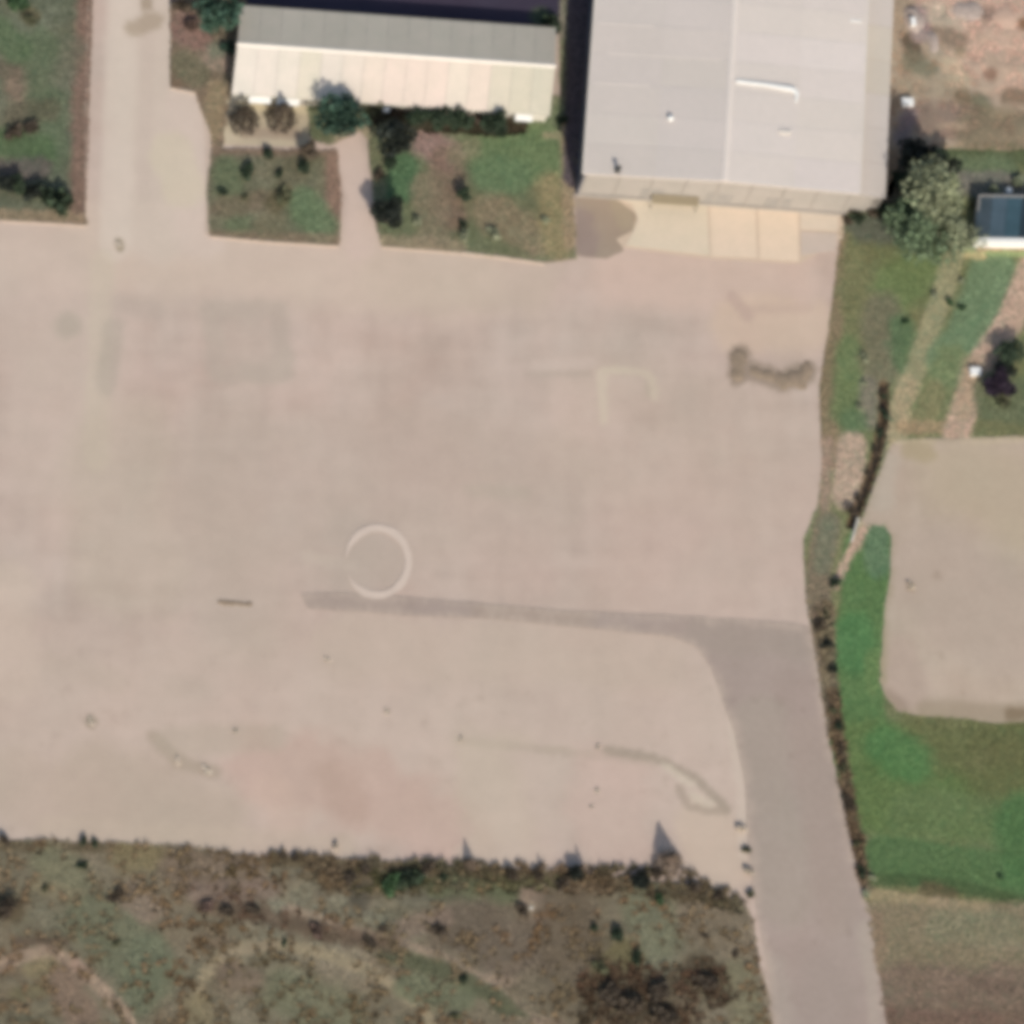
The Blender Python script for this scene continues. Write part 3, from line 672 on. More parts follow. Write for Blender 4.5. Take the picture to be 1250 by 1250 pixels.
mb = MB().box(0, 0.3, 0, LT, 0, WH - 0.05, fw); mb.build('west_wall', M_wallShade, wh)
mb = MB().box(LW - 0.3, LW, 0, LT, 0, WH - 0.05, fw); mb.build('east_wall', M_wallW, wh)
mb = MB()
mb.hexa([fw(0.3, 0, 0), fw(MID, 0, 0), fw(MID, 0.3, 0), fw(0.3, 0.3, 0), fw(0.3, 0, WH - 0.05), fw(MID, 0, WH + RIDGE - 0.08), fw(MID, 0.3, WH + RIDGE - 0.08), fw(0.3, 0.3, WH - 0.05)])
mb.hexa([fw(MID, 0, 0), fw(LW - 0.3, 0, 0), fw(LW - 0.3, 0.3, 0), fw(MID, 0.3, 0), fw(MID, 0, WH + RIDGE - 0.08), fw(LW - 0.3, 0, WH - 0.05), fw(LW - 0.3, 0.3, WH - 0.05), fw(MID, 0.3, WH + RIDGE - 0.08)])
mb.build('south_wall', M_wallW, wh)
mb = MB(); mb.box(0.3, LW - 0.3, LT - 0.3, LT, 0, WH - 0.05, fw); mb.build('north_wall', M_wallW, wh)
# pilasters on the south and west walls
for i in range(9):
    s = 0.6 + i * (LW - 1.6) / 8
    MB().box(s, s + 0.45, -0.16, -0.004, 0, WH - 0.5, fw).build('pilaster', M_wallW, wh)
for i in range(11):
    t = 1.0 + i * 6.6
    MB().box(-0.16, -0.004, t, t + 0.45, 0, WH - 0.4, fw).build('pilaster', M_wallShade, wh)
# windows high on the west wall
for i in range(11):
    t = 3.0 + i * 6.6
    o = MB().box(-0.08, -0.004, t, t + 3.2, 6.2, 7.6, fw).build('window', M_door, wh)
    MB().box(-0.11, -0.082, t + 0.12, t + 3.08, 6.32, 7.48, fw).build('pane', M_glass, o)
# roof: bays of sheeting, each its own piece
bay = 6.45; ti = -0.5; k = 0
rr = random.Random(4)
tintsL = [0.985, 1.0, 0.975, 0.985, 1.01, 0.99, 0.98, 1.0, 0.99, 1.0, 0.98]
while ti < LT:
    t1 = min(ti + bay, LT + 0.4)
    for side in (0, 1):
        cuts = [-0.35, MID * 0.5, MID - 0.35] if side == 0 else [MID + 0.35, MID + (LW - MID) * 0.52, LW + 0.35]
        for a_, b_ in zip(cuts[:-1], cuts[1:]):
            lift = rr.uniform(0, 0.02); b2 = b_ - 0.015
            za, zb = wroof(a_) + lift, wroof(b2) + lift; mb = MB()
            mb.hexa([fw(a_, ti, za), fw(b2, ti, zb), fw(b2, t1 - 0.04, zb), fw(a_, t1 - 0.04, za), fw(a_, ti, za + 0.09), fw(b2, ti, zb + 0.09), fw(b2, t1 - 0.04, zb + 0.09), fw(a_, t1 - 0.04, za + 0.09)])
            for q in range(1, 6):               # standing ribs
                tq = ti + q * bay / 6
                if tq < t1 - 0.3:
                    mb.hexa([fw(a_, tq, za + 0.088), fw(b2, tq, zb + 0.088), fw(b2, tq + 0.1, zb + 0.088), fw(a_, tq + 0.1, za + 0.088), fw(a_, tq + 0.02, za + 0.13), fw(b2, tq + 0.02, zb + 0.13), fw(b2, tq + 0.08, zb + 0.13), fw(a_, tq + 0.08, za + 0.13)])
            g = (0.93 if side == 0 else 1.03) * tintsL[k % 11] * rr.uniform(0.985, 1.015)  # west half darker, east half lighter: slope shading put into the tint
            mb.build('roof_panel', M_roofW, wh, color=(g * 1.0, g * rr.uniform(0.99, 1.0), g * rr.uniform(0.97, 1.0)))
    # pale lapping strip over every other seam
    if k in (3, 4, 5, 6):
        e0, e1 = (0.3, MID * 0.42) if k != 4 else (MID * 0.1, MID * 0.93)
        z0, z1 = wroof(e0) + 0.15, wroof(e1) + 0.15; mb = MB()
        mb.hexa([fw(e0, ti - 0.2, z0 - .04), fw(e1, ti - 0.2, z1 - .04), fw(e1, ti + 0.25, z1 - .04), fw(e0, ti + 0.25, z0 - .04), fw(e0, ti - 0.2, z0), fw(e1, ti - 0.2, z1), fw(e1, ti + 0.25, z1), fw(e0, ti + 0.25, z0)])
        mb.build('seam_strip', M_roofW, wh, color=(1.04, 1.03, 1.01))
    ti = t1; k += 1
zr = WH + RIDGE
MB().hexa([fw(MID - 0.7, -0.5, zr + .06), fw(MID + 0.7, -0.5, zr + .06), fw(MID + 0.7, LT, zr + .06), fw(MID - 0.7, LT, zr + .06), fw(MID - 0.35, -0.5, zr + .24), fw(MID + 0.35, -0.5, zr + .24), fw(MID + 0.35, LT, zr + .24), fw(MID - 0.35, LT, zr + .24)]).build(
    'ridge_cap', M_roofW, wh, color=(1.1, 1.09, 1.07))
MB().box(-0.6, -0.36, -0.5, LT, WH - 0.22, WH + 0.12, fw).build('gutter', M_lip, wh)
MB().box(LW + 0.36, LW + 0.6, -0.5, LT, WH - 0.22, WH + 0.06, fw).build('gutter', M_lip, wh)
mb = MB()
for a_, b_ in ((-0.35, MID), (MID, LW + 0.35)):
    za, zb = wroof(a_), wroof(b_)
    mb.hexa([fw(a_, -0.62, za - .25), fw(b_, -0.62, zb - .25), fw(b_, -0.505, zb - .25), fw(a_, -0.505, za - .25), fw(a_, -0.62, za + .1), fw(b_, -0.62, zb + .1), fw(b_, -0.505, zb + .1), fw(a_, -0.505, za + .1)])
mb.build('barge_board', M_roofW, wh, color=(1.03, 1.02, 1.0))
MB().box(-0.05, LW, -0.35, -0.17, 0, 0.9, fw).build('plinth', M_wallW, wh)


def wspot(px, py, z):                       # photo position on the roof, in the building's own frame
    p = at(px, py, z) - fw.O; A_ = np.array([[fw.U.x, fw.W.x], [fw.U.y, fw.W.y]])
    return np.linalg.solve(A_, [p.x, p.y])


# roof bits
s0, t0 = wspot(818, 146, 10.6)
v = empty('roof_vent', Vector(fw(s0, t0, wroof(s0) + 0.1)) + fw.O, label='small bright round vent on the west half of the warehouse roof', category='vent')
MB().tube([(0, 0, 0), (0, 0, 0.5)], [0.38, 0.34], 14).build('vent_neck', M_white, v)
MB().dome((0, 0, 0.5), 0.62, 0.42, 14, 4).build('vent_cap', M_white, v, smooth=True)
s0, t0 = wspot(753, 215, 10.2)
v = empty('roof_hatch', Vector(fw(s0, max(t0, 0.3), wroof(s0) + 0.1)) + fw.O, label='small dark flue near the front left corner of the warehouse roof', category='flue')
MB().box(-0.45, 0.45, -0.45, 0.45, 0, 0.5).build('flue_base', M_dark, v)
MB().tube([(0, 0, 0.5), (0, 0, 1.5)], [0.3, 0.28], 10).build('flue_pipe', M_dark, v)
MB().dome((0, 0, 1.55), 0.55, 0.25, 10, 3).build('flue_cowl', M_dark, v)
mw2 = M_white
mb = MB()
P = [Vector(fw(*wspot(a_, b_, 10.9), 0)) for a_, b_ in ((898, 100), (935, 104), (968, 109), (973, 113), (972, 124))]
wd = [0.30, 0.36, 0.55, 0.45, 0.22]
L_ = []
for p, h in zip(P, wd):
    d_ = 0
for i in range(len(P) - 1):
    a_, b_ = P[i], P[i + 1]; d_ = (b_ - a_).normalized(); nn = Vector((-d_.y, d_.x, 0)); sa, sb = wd[i], wd[i + 1]
    za = WH + RIDGE + 0.02 - (i) * 0.12; zb = za - 0.12
    mb.hexa([(*(a_ - nn * sa).xy, za), (*(b_ - nn * sb).xy, zb), (*(b_ + nn * sb).xy, zb), (*(a_ + nn * sa).xy, za), (*(a_ - nn * sa * .8).xy, za + .3), (*(b_ - nn * sb * .8).xy, zb + .3), (*(b_ + nn * sb * .8).xy, zb + .3), (*(a_ + nn * sa * .8).xy, za + .3)])
mb.build('roof_duct', mw2, None, fw.O, label='long white duct lying across the east half of the warehouse roof', category='duct')
s0, t0 = wspot(958, 162, 10.5)
mb = MB(); zz = wroof(s0) + .12
mb.box(s0 - 1.2, s0 + 1.1, t0 - 0.35, t0 + 0.35, zz, zz + .25, fw); mb.box(s0 - 0.7, s0 + 0.7, t0 - 0.62, t0 - 0.352, zz, zz + .15, fw)
mb.build('skylight', M_lip, None, fw.O, label='small whitish skylight south of the long white duct', category='skylight')
s0, t0 = wspot(1045, 26, 10.1)
MB().box(s0 - 1.2, s0 + 1.0, t0 - 0.18, t0 + 0.18, WH + .1, WH + .3, fw).build('roof_plate', M_white, None, fw.O, label='short white plate at the east eave near the top of the picture', category='plate')

# doors, canopy on the south front
for s, w_ in ((12.0, 4.2), (24.5, 5.0), (36.0, 5.0)):
    o = MB().box(s, s + w_, -0.06, -0.004, 0.0, 4.6, fw).build('door', M_door, wh)
    for q in range(5): MB().box(s + 0.1, s + w_ - 0.1, -0.09, -0.062, 0.2 + q * 0.88, 0.95 + q * 0.88, fw).build('door_panel', M_door, o)
sA, tA = wspot(795, 258, 2.8); sB, _ = wspot(852, 262, 2.8)
mb = MB(); mb.hexa([fw(sA, -1.9, 2.6), fw(sB, -1.9, 2.6), fw(sB, -0.17, 3.0), fw(sA, -0.17, 3.0), fw(sA, -1.9, 2.72), fw(sB, -1.9, 2.72), fw(sB, -0.17, 3.12), fw(sA, -0.17, 3.12)])
cn = mb.build('canopy', M_olive, wh)
for s in (sA + 0.15, sB - 0.15): MB().box(s - .06, s + .06, -1.8, -1.68, 0, 2.6, fw).build('post', M_dark, cn)
# lower eastern strip
LO = LW + 0.02; LE = LW + 5.9; LZ = 7.6
MB().box(LE - 0.25, LE, 1.0, LT, 0, LZ - 1.0, fw).build('side_wall', M_wallW, wh)
MB().hexa([fw(LO, 1.0, 0), fw(LE - 0.25, 1.0, 0), fw(LE - 0.25, 1.25, 0), fw(LO, 1.25, 0), fw(LO, 1.0, LZ - .1), fw(LE - 0.25, 1.0, LZ - 1.05), fw(LE - 0.25, 1.25, LZ - 1.05), fw(LO, 1.25, LZ - .1)]).build('side_wall', M_wallW, wh)
ti = 0.6; k = 0
while ti < LT:
    t1 = ti + 7.4; lift = rr.uniform(0, 0.03)
    mb = MB().hexa([fw(LO, ti, LZ + lift), fw(LE + .3, ti, LZ - 1.1 + lift), fw(LE + .3, t1 - .06, LZ - 1.1 + lift), fw(LO, t1 - .06, LZ + lift), fw(LO, ti, LZ + .1 + lift), fw(LE + .3, ti, LZ - 1.0 + lift), fw(LE + .3, t1 - .06, LZ - 1.0 + lift), fw(LO, t1 - .06, LZ + .1 + lift)])
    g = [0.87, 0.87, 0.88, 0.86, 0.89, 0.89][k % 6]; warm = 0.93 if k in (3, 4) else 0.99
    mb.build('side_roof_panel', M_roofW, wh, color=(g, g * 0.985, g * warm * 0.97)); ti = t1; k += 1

# ---- the long pale shed
fs = Frame((283, 123), (665, 149), (293, 21)); SL = fs.ls; SD = fs.lt * 1.0
shed = empty('long_shed', fs.O, label='long pale shed with a cream tin gable roof north of the lawns', category='shed')
EH = 3.9; RH = 2.15; HM = SD / 2
MB().box(0, SL, 0, 0.25, 0, EH - .05, fs).build('south_wall', M_wallS, shed)
MB().box(0, SL, SD - .25, SD, 0, EH - .05, fs).build('north_wall', M_wallS, shed)
for s0_ in (0, SL - 0.25):
    mb = MB().box(s0_, s0_ + .25, .25, SD - .25, 0, EH - .06, fs)
    n = len(mb.V); mb.V += [fs(s0_, .25, EH - .06), fs(s0_, SD - .25, EH - .06), fs(s0_, HM, EH + RH - .1), fs(s0_ + .25, .25, EH - .06), fs(s0_ + .25, SD - .25, EH - .06), fs(s0_ + .25, HM, EH + RH - .1)]
    mb.F += [(n, n + 2, n + 1), (n + 3, n + 4, n + 5), (n, n + 3, n + 5, n + 2), (n + 1, n + 2, n + 5, n + 4)]
    mb.build('gable_wall', M_wallS, shed)
M_tin = mat('cream_tin', (0.68, 0.61, 0.525), rough=0.55, objcol=True, noises=((0.35, 0.04, 0.012), (1.6, 0.03, 0.0)), spec=0.3)
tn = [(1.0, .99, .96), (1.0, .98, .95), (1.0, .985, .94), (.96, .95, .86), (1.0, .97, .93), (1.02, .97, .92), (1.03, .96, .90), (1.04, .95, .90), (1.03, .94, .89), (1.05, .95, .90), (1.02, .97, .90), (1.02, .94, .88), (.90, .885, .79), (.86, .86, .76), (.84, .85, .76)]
NP = len(tn); pw = (SL + 0.8) / NP
for i in range(NP):
    a_ = -0.4 + i * pw; b_ = a_ + pw - 0.06
    for side in (0, 1):
        lift = rr.uniform(0, .03); t_e = -0.45 if side == 0 else SD + .45; t_r = HM - .03 if side == 0 else HM + .03
        ze = EH - .45 * RH / HM + lift; zr = EH + RH + lift; mb = MB()
        q = [fs(a_, t_e, ze), fs(b_, t_e, ze), fs(b_, t_r, zr), fs(a_, t_r, zr)]
        if side: q = q[::-1]
        mb.hexa(q + [(x, y, z + .07) for x, y, z in q])
        for r_ in range(1, 4):
            sx = a_ + pw * r_ / 4
            mb.hexa([fs(sx, t_e, ze + .068), fs(sx + .12, t_e, ze + .068), fs(sx + .12, t_r, zr + .068), fs(sx, t_r, zr + .068), fs(sx + .03, t_e, ze + .12), fs(sx + .09, t_e, ze + .12), fs(sx + .09, t_r, zr + .12), fs(sx + .03, t_r, zr + .12)])
        c_ = tn[i] if side == 0 else tuple(np.array([.76, .75, .69]) * rr.uniform(.97, 1.03))  # north slope's shade is put into its darker sheet tint
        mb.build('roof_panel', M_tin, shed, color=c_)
MB().hexa([fs(-.5, HM - .5, EH + RH - .02), fs(SL + .5, HM - .5, EH + RH - .02), fs(SL + .5, HM + .5, EH + RH - .02), fs(-.5, HM + .5, EH + RH - .02), fs(-.5, HM - .1, EH + RH + .22), fs(SL + .5, HM - .1, EH + RH + .22), fs(SL + .5, HM + .1, EH + RH + .22), fs(-.5, HM + .1, EH + RH + .22)]).build('ridge_cap', M_tin, shed, color=(1.08, 1.08, 1.06))
MB().box(-.4, SL + .4, -.62, -.46, EH - .35, EH - .12, fs).build('gutter', M_wallS, shed)
for i, s in enumerate((3.0, 9.5, 16, 22.5, 29, 35.5, 42, 48.5)):
    o = MB().box(s, s + 2.2, -.09, -.004, 1.0, 2.5, fs).build('window', M_white, shed)
    MB().box(s + .12, s + 1.02, -.12, -.092, 1.12, 2.38, fs).build('pane', M_glass, o); MB().box(s + 1.18, s + 2.08, -.12, -.092, 1.12, 2.38, fs).build('pane', M_glass, o)
for px0, px1 in ((303, 330), (338, 366), (428, 440), (472, 480), (520, 536), (640, 662)):
    a_ = (px0 - 283) * S; b_ = (px1 - 283) * S
    mb = MB().hexa([fs(a_, -1.6, 2.75), fs(b_, -1.6, 2.75), fs(b_, -.1, 3.2), fs(a_, -.1, 3.2), fs(a_, -1.6, 2.83), fs(b_, -1.6, 2.83), fs(b_, -.1, 3.28), fs(a_, -.1, 3.28)])
    mb.build('awning', M_white, shed)
for i, s in enumerate((12.8, 32.4, 52.5)):
    o = MB().box(s, s + 1.3, -.07, -.004, .05, 2.3, fs).build('door', M_door, shed); MB().box(s + 1.08, s + 1.16, -.11, -.072, 1.05, 1.2, fs).build('handle', M_dark, o)

# ---- low outbuilding at the right edge, cut by the frame
fo_ = Frame((1184, 303), (1330, 305), (1190, 246))
ob = empty('outbuilding', fo_.O, label='low outbuilding with a dark roof and white front edge at the right border', category='outbuilding')
OL = fo_.ls; OD = fo_.lt
M_slate = mat('dark_blue_grey_sheet', (0.055, 0.07, 0.085), rough=0.5, objcol=True, noises=((0.5, 0.15, 0.02), (2, 0.1, 0.0)))
MB().box(.1, OL, .1, .35, 0, 2.9, fo_).build('front_wall', M_white, ob)
MB().box(.1, OL, OD - .3, OD, 0, 2.9, fo_).build('rear_wall', M_wallW, ob)
MB().box(.1, .35, .352, OD - .302, 0, 2.9, fo_).build('side_wall', M_wallW, ob)
for i in range(8):
    a_ = -.1 + i * OL / 8; MB().hexa([fo_(a_, .75, 3.0), fo_(a_ + OL / 8 - .05, .75, 3.0), fo_(a_ + OL / 8 - .05, OD + .3, 2.7), fo_(a_, OD + .3, 2.7), fo_(a_, .75, 3.08), fo_(a_ + OL / 8 - .05, .75, 3.08), fo_(a_ + OL / 8 - .05, OD + .3, 2.78), fo_(a_, OD + .3, 2.78)]).build(
        'roof_panel', M_slate, ob, color=[(1, 1.05, 1.0), (1.3, 1.5, 1.5), (.9, 1.3, 1.3), (.5, .6, .6), (1.6, 1.8, 1.9), (1, 1, 1), (1, 1, 1), (1, 1, 1)][i])
MB().box(.8, OL, -.35, .72, 2.95, 3.2, fo_).build('front_parapet', M_white, ob)
MB().box(-.75, .6, -.3, .66, 2.75, 3.12, fo_).build('corner_block', M_lip, ob)
wt = empty('water_tank', at(1232, 232, 1.5) * 1.0, label='small pale tank standing behind the dark roofed outbuilding', category='tank')
wt.location.z = 0.1
MB().tube([(0, 0, 0), (0, 0, 1.3)], [.65, .65], 14).build('tank_body', M_white, wt, smooth=False); MB().dome((0, 0, 1.3), .6, .2, 14, 3).build('lid', M_white, wt)

# ------------------------------------------------------------------ small things on the ground
M_heap = mat('dark_heap_soil', tuple(alb((146, 129, 111))), noises=((0.8, .12, .01), (3, .15, 0)), bump=((2, .1),))
M_rub = mat('grey_rubble', tuple(alb((176, 160, 150))), noises=((0.8, .12, .01), (3, .2, 0)), bump=((2, .15),))


def mound(name, pts, hw, h, material, seed=1, res=4, **kw):
    """an irregular heap along a line given in photo pixels"""
    P = np.array(pts, float); lo = P.min(0) - hw * 1.6; hi = P.max(0) + hw * 1.6
    gx = np.arange(lo[0], hi[0] + res, res); gy = np.arange(lo[1], hi[1] + res, res)
    X, Y = np.meshgrid(gx, gy); Q = np.stack([X.ravel(), Y.ravel()], 1)
    d = seg_dist(Q, pts) + (fbm(Q[:, 0], Q[:, 1], hw * 1.1, seed) - .5) * hw * 1.3
    H = h * np.sqrt(np.clip(1 - d / hw, 0, 1)) * (.7 + .6 * fbm(Q[:, 0], Q[:, 1], 7, seed + 3)) ; H = np.where(d >= hw, -.15, H + .05)
    Wd = atn(Q); c = at(*P.mean(0)); nx = len(gx); F = []
    for j in range(len(gy) - 1):
        for i in range(nx - 1):
            a_ = j * nx + i
            if max(H[a_], H[a_ + 1], H[a_ + nx], H[a_ + nx + 1]) > 0: F.append((a_, a_ + nx, a_ + nx + 1, a_ + 1))
    me = mesh_from(name, [(Wd[i, 0] - c.x, Wd[i, 1] - c.y, H[i]) for i in range(len(Q))], F, material, smooth=True)
    return objm(name, me, None, c, **kw)


G = 'low dark heaps across the yard near the eastern edge'
mound('soil_heap', [(903, 434), (900, 456)], 9, .22, M_heap, 3, label='upright dark soil heap, leftmost of the row in the yard', category='soil heap', group=G)
mound('soil_heap', [(920, 452), (942, 461)], 7, .18, M_heap, 5, label='thin dark soil heap between the two larger heaps', category='soil heap', group=G)
mound('soil_heap', [(955, 464), (978, 462), (984, 450)], 10, .25, M_heap, 8, label='widest dark soil heap, rightmost of the row in the yard', category='soil heap', group=G)
mound('soil_heap', [(268, 735), (305, 738)], 3.2, .1, M_heap, 9, res=1.6, label='thin dark soil streak west of the lane end', category='soil heap')
mound('rubble_heap', [(1114, 18), (1116, 32)], 12, .9, M_rub, 12, label='grey rubble heap beside the warehouse near the top', category='rubble heap')
mound('rubble_heap', [(1138, 48), (1139, 56)], 9, .8, M_rub, 14, label='pale rounded rubble heap east of the grey one', category='rubble heap')
mound('rubble_heap', [(1175, 12), (1190, 14)], 12, .6, M_rub, 16, label='flat pale rubble heap nearest the top border', category='rubble heap')
mound('rubble_heap', [(1222, 20), (1232, 28)], 14, .6, mat('pinkish_earth', tuple(alb((200, 170, 150))), noises=((1, .1, 0),)), 18, label='pinkish earth heap near the top right corner', category='earth heap')


def crate(px, py, sx, sy, h, material, name, **kw):
    c = at(px, py, h); c.z = 0.05
    o = empty(name, c, **kw); MB().box(-sx / 2, sx / 2, -sy / 2, sy / 2, 0, h).build('body', material, o)
    MB().box(-sx / 2 - .06, sx / 2 + .06, -sy / 2 - .06, sy / 2 + .06, h + .003, h + .09).build('lid', material, o)
    return o


M_bright = mat('bright_white_paint', (0.84, 0.82, 0.76), rough=0.5, noises=((2, .02, 0),))
crate(1108, 124, 2.2, 1.4, 1.2, M_bright, 'white_container', label='bright white container beside the warehouse on the rubble ground', category='container')
crate(1191, 453, 1.9, 1.4, 1.0, M_bright, 'white_cabinet', label='white cabinet on the diagonal footpath near the dark trees', category='cabinet')
crate(1115, 26, .9, 1.6, 1.5, M_bright, 'white_board_box', label='white box lying on the grey rubble heap', category='box')
M_pipe = mat('pale_pipe', (.6, .57, .5), rough=.6, noises=((2, .1, 0),))
pi = empty('drain_pipe', at(1045, 640), label='pale drain pipe end where the ditch reaches the field', category='pipe')
a_, b_ = at(1047, 634) - pi.location, at(1039, 662) - pi.location
MB().tube([(a_.x, a_.y, .25), (b_.x, b_.y, .25)], [.2, .2], 10).build('pipe', M_pipe, pi)
a2 = a_ + (a_ - b_).normalized() * .12
MB().tube([(a2.x, a2.y, .25), (a_.x, a_.y, .25)], [.3, .3], 10).build('collar', M_pipe, pi)
# ditch water
V = []; F = []
for i, p in enumerate(DITCH):
    q = DITCH[min(i + 1, len(DITCH) - 1)]; r_ = DITCH[max(i - 1, 0)]
    d = Vector((q[0] - r_[0], q[1] - r_[1])).normalized(); nn = Vector((-d.y, d.x)) * (3.4 if 0 < i < 4 else 2)
    for s_ in (1, -1): V.append(tuple(at(p[0] + nn.x * s_, p[1] + nn.y * s_, -1.05)))
for i in range(len(DITCH) - 1): F.append((2 * i, 2 * i + 1, 2 * i + 3, 2 * i + 2))
objm('ditch_water', mesh_from('ditch_water', V, F, mat('muddy_water', (.03, .03, .02), rough=.15, spec=.5, noises=((1, .1, 0),))), kind='structure')

# ------------------------------------------------------------------ PLANTS
M_bark = mat('bark', (.11, .08, .055), noises=((3, .2, 0),), bump=((8, .02),))
M_leaf = mat('leaves', attr='tone', objcol=True, rough=.75, noises=((.8, .15, .03),), spec=.3)


def plant_mesh(kind, seed):
    """unit plants: crown radius 1, height given by kind; returns (crown mesh, list of stem meshes)"""
    r = np.random.default_rng(seed)
    if kind == 'broad': H, nl, N, lobes, ls = 2.0, (1.0, 1.3), 1500, 13, .11
    elif kind == 'cone': H, nl, N, lobes, ls = 3.4, (.3, 3.3), 900, 0, .12
    elif kind == 'bare': H, nl, N, lobes, ls = 2.2, (1.1, 1.3), 330, 10, .10
    elif kind == 'open': H, nl, N, lobes, ls = 1.7, (.9, 1.1), 3000, 24, .058
    else: H, nl, N, lobes, ls = 1.1, (.5, .7), 330, 6, .20
    pts = []
    if kind == 'cone':
        for _ in range(N):
            h = r.random() ** 1.4; a_ = r.uniform(0, 2 * np.pi); rad = (1 - h) * (.6 + .4 * r.random()) * (1 + .25 * math.sin(h * 26)) + .04
            pts.append((rad * math.cos(a_), rad * math.sin(a_), .3 + h * 3.0))
    else:
        L = []
        for i in range(lobes):
            a_ = r.uniform(0, 2 * np.pi); d = r.uniform(.15, .78) if i else 0; rr_ = r.uniform(.26, .48) if kind != 'bush' else r.uniform(.35, .55)
            zc = H * .62 + r.uniform(-.25, .3) * H * (1 - d * .6) if kind != 'bush' else .35 + r.uniform(0, .35)
            L.append((d * math.cos(a_), d * math.sin(a_) * r.uniform(.8, 1), zc, rr_, r.uniform(.62, 1.35)))
        for _ in range(N):
            c = L[r.integers(len(L))]; v = r.normal(size=3); v /= np.linalg.norm(v); k = c[3] * r.uniform(.55, 1.08)
            p = np.array(c[:3]) + v * k * (1, 1, .8)
            if p[2] > .05: pts.append((*p, c[4]))
    V = []; F = []; C = []
    for p in pts:
        lt = p[3] if len(p) > 3 else 1.0; p = p[:3]
        a_ = r.normal(size=3); a_ /= np.linalg.norm(a_); b_ = np.cross(a_, r.normal(size=3)); b_ /= np.linalg.norm(b_); s_ = ls * r.uniform(.6, 1.3); b_ = b_ * .62
        n = len(V); p = np.array(p)
        V += [p - a_ * s_, p + b_ * s_, p + a_ * s_, p - b_ * s_]; F.append((n, n + 1, n + 2, n + 3)); t = r.uniform(.7, 1.35) * lt; C += [(t, t, t)] * 4
    crown = mesh_from('crown', V, F, M_leaf, np.array(C))
    stems = []
    if kind == 'bush':
        for q in range(3):
            a_ = r.uniform(0, 6.28); stems.append(mesh_from('stem', *(lambda m: (m.V, m.F))(MB().tube([(0, 0, -.05), (.25 * math.cos(a_), .25 * math.sin(a_), .4), (.45 * math.cos(a_), .45 * math.sin(a_), .75)], [.045, .03, .012], 5)), M_bark))
    else:
        top = nl[1]; m = MB().tube([(0, 0, -.1), (.02, .01, H * .25), (-.02, .02, H * .5), (0, 0, min(top * 1.0, H * .8))], [.10, .075, .055, .02], 7)
        stems.append(mesh_from('trunk', m.V, m.F, M_bark))
        for q in range(6 if kind != 'cone' else 3):
            a_ = q * 1.05 + r.uniform(-.3, .3); z0 = H * r.uniform(.25, .45); e_ = r.uniform(.5, .8) if kind != 'cone' else .4
            m = MB().tube([(0, 0, z0), (e_ * .5 * math.cos(a_), e_ * .5 * math.sin(a_), z0 + H * .14), (e_ * math.cos(a_), e_ * math.sin(a_), z0 + H * .26)], [.045, .03, .01], 5)
            stems.append(mesh_from('limb', m.V, m.F, M_bark))
    return crown, stems


protos = {k: [plant_mesh(k, 100 * i + j) for j in range(3)] for i, k in enumerate(('broad', 'cone', 'bare', 'open', 'bush'))}
CEN = dict(broad=.62 * 2.0, cone=1.3, bare=1.3, open=1.0, bush=.5)
COLS = dict(dark=(.030, .045, .024), blue=(.036, .070, .046), pale=(.25, .27, .165), green=(.045, .085, .035), olive=(.085, .085, .045), brown=(.075, .056, .038), rust=(.13, .085, .065), dry=(.50, .42, .33), silver=(.26, .27, .17), black=(.018, .022, .016), plum=(.026, .016, .026), spire=(.17, .125, .09), palegreen=(.14, .19, .105))
pr = random.Random(12)


def plant(px, py, rpx, kind, colname, name, label, hs=1.0, group=None):
    rm = rpx * S * (1.42 if py < 300 and px < 700 else 1.15); z = CEN[kind] * rm * hs; p = at(px, py, z)
    kw = dict(label=label, category={'bush': 'bush'}.get(kind, 'tree'))
    if group: kw['group'] = group
    root = empty(name, (p.x, p.y, 0.05), **kw); root.scale = (rm, rm, rm * hs); root.rotation_euler = (0, 0, pr.uniform(0, 6.28))
    crown, stems = protos[kind][pr.randrange(3)]
    c = objm('crown' if kind != 'bush' else 'foliage', crown, root); f = pr.uniform(.85, 1.2); c.color = (*[q * f for q in COLS[colname]], 1)
    for s_ in stems: objm(s_.name.split('.')[0], s_, root)
    return root


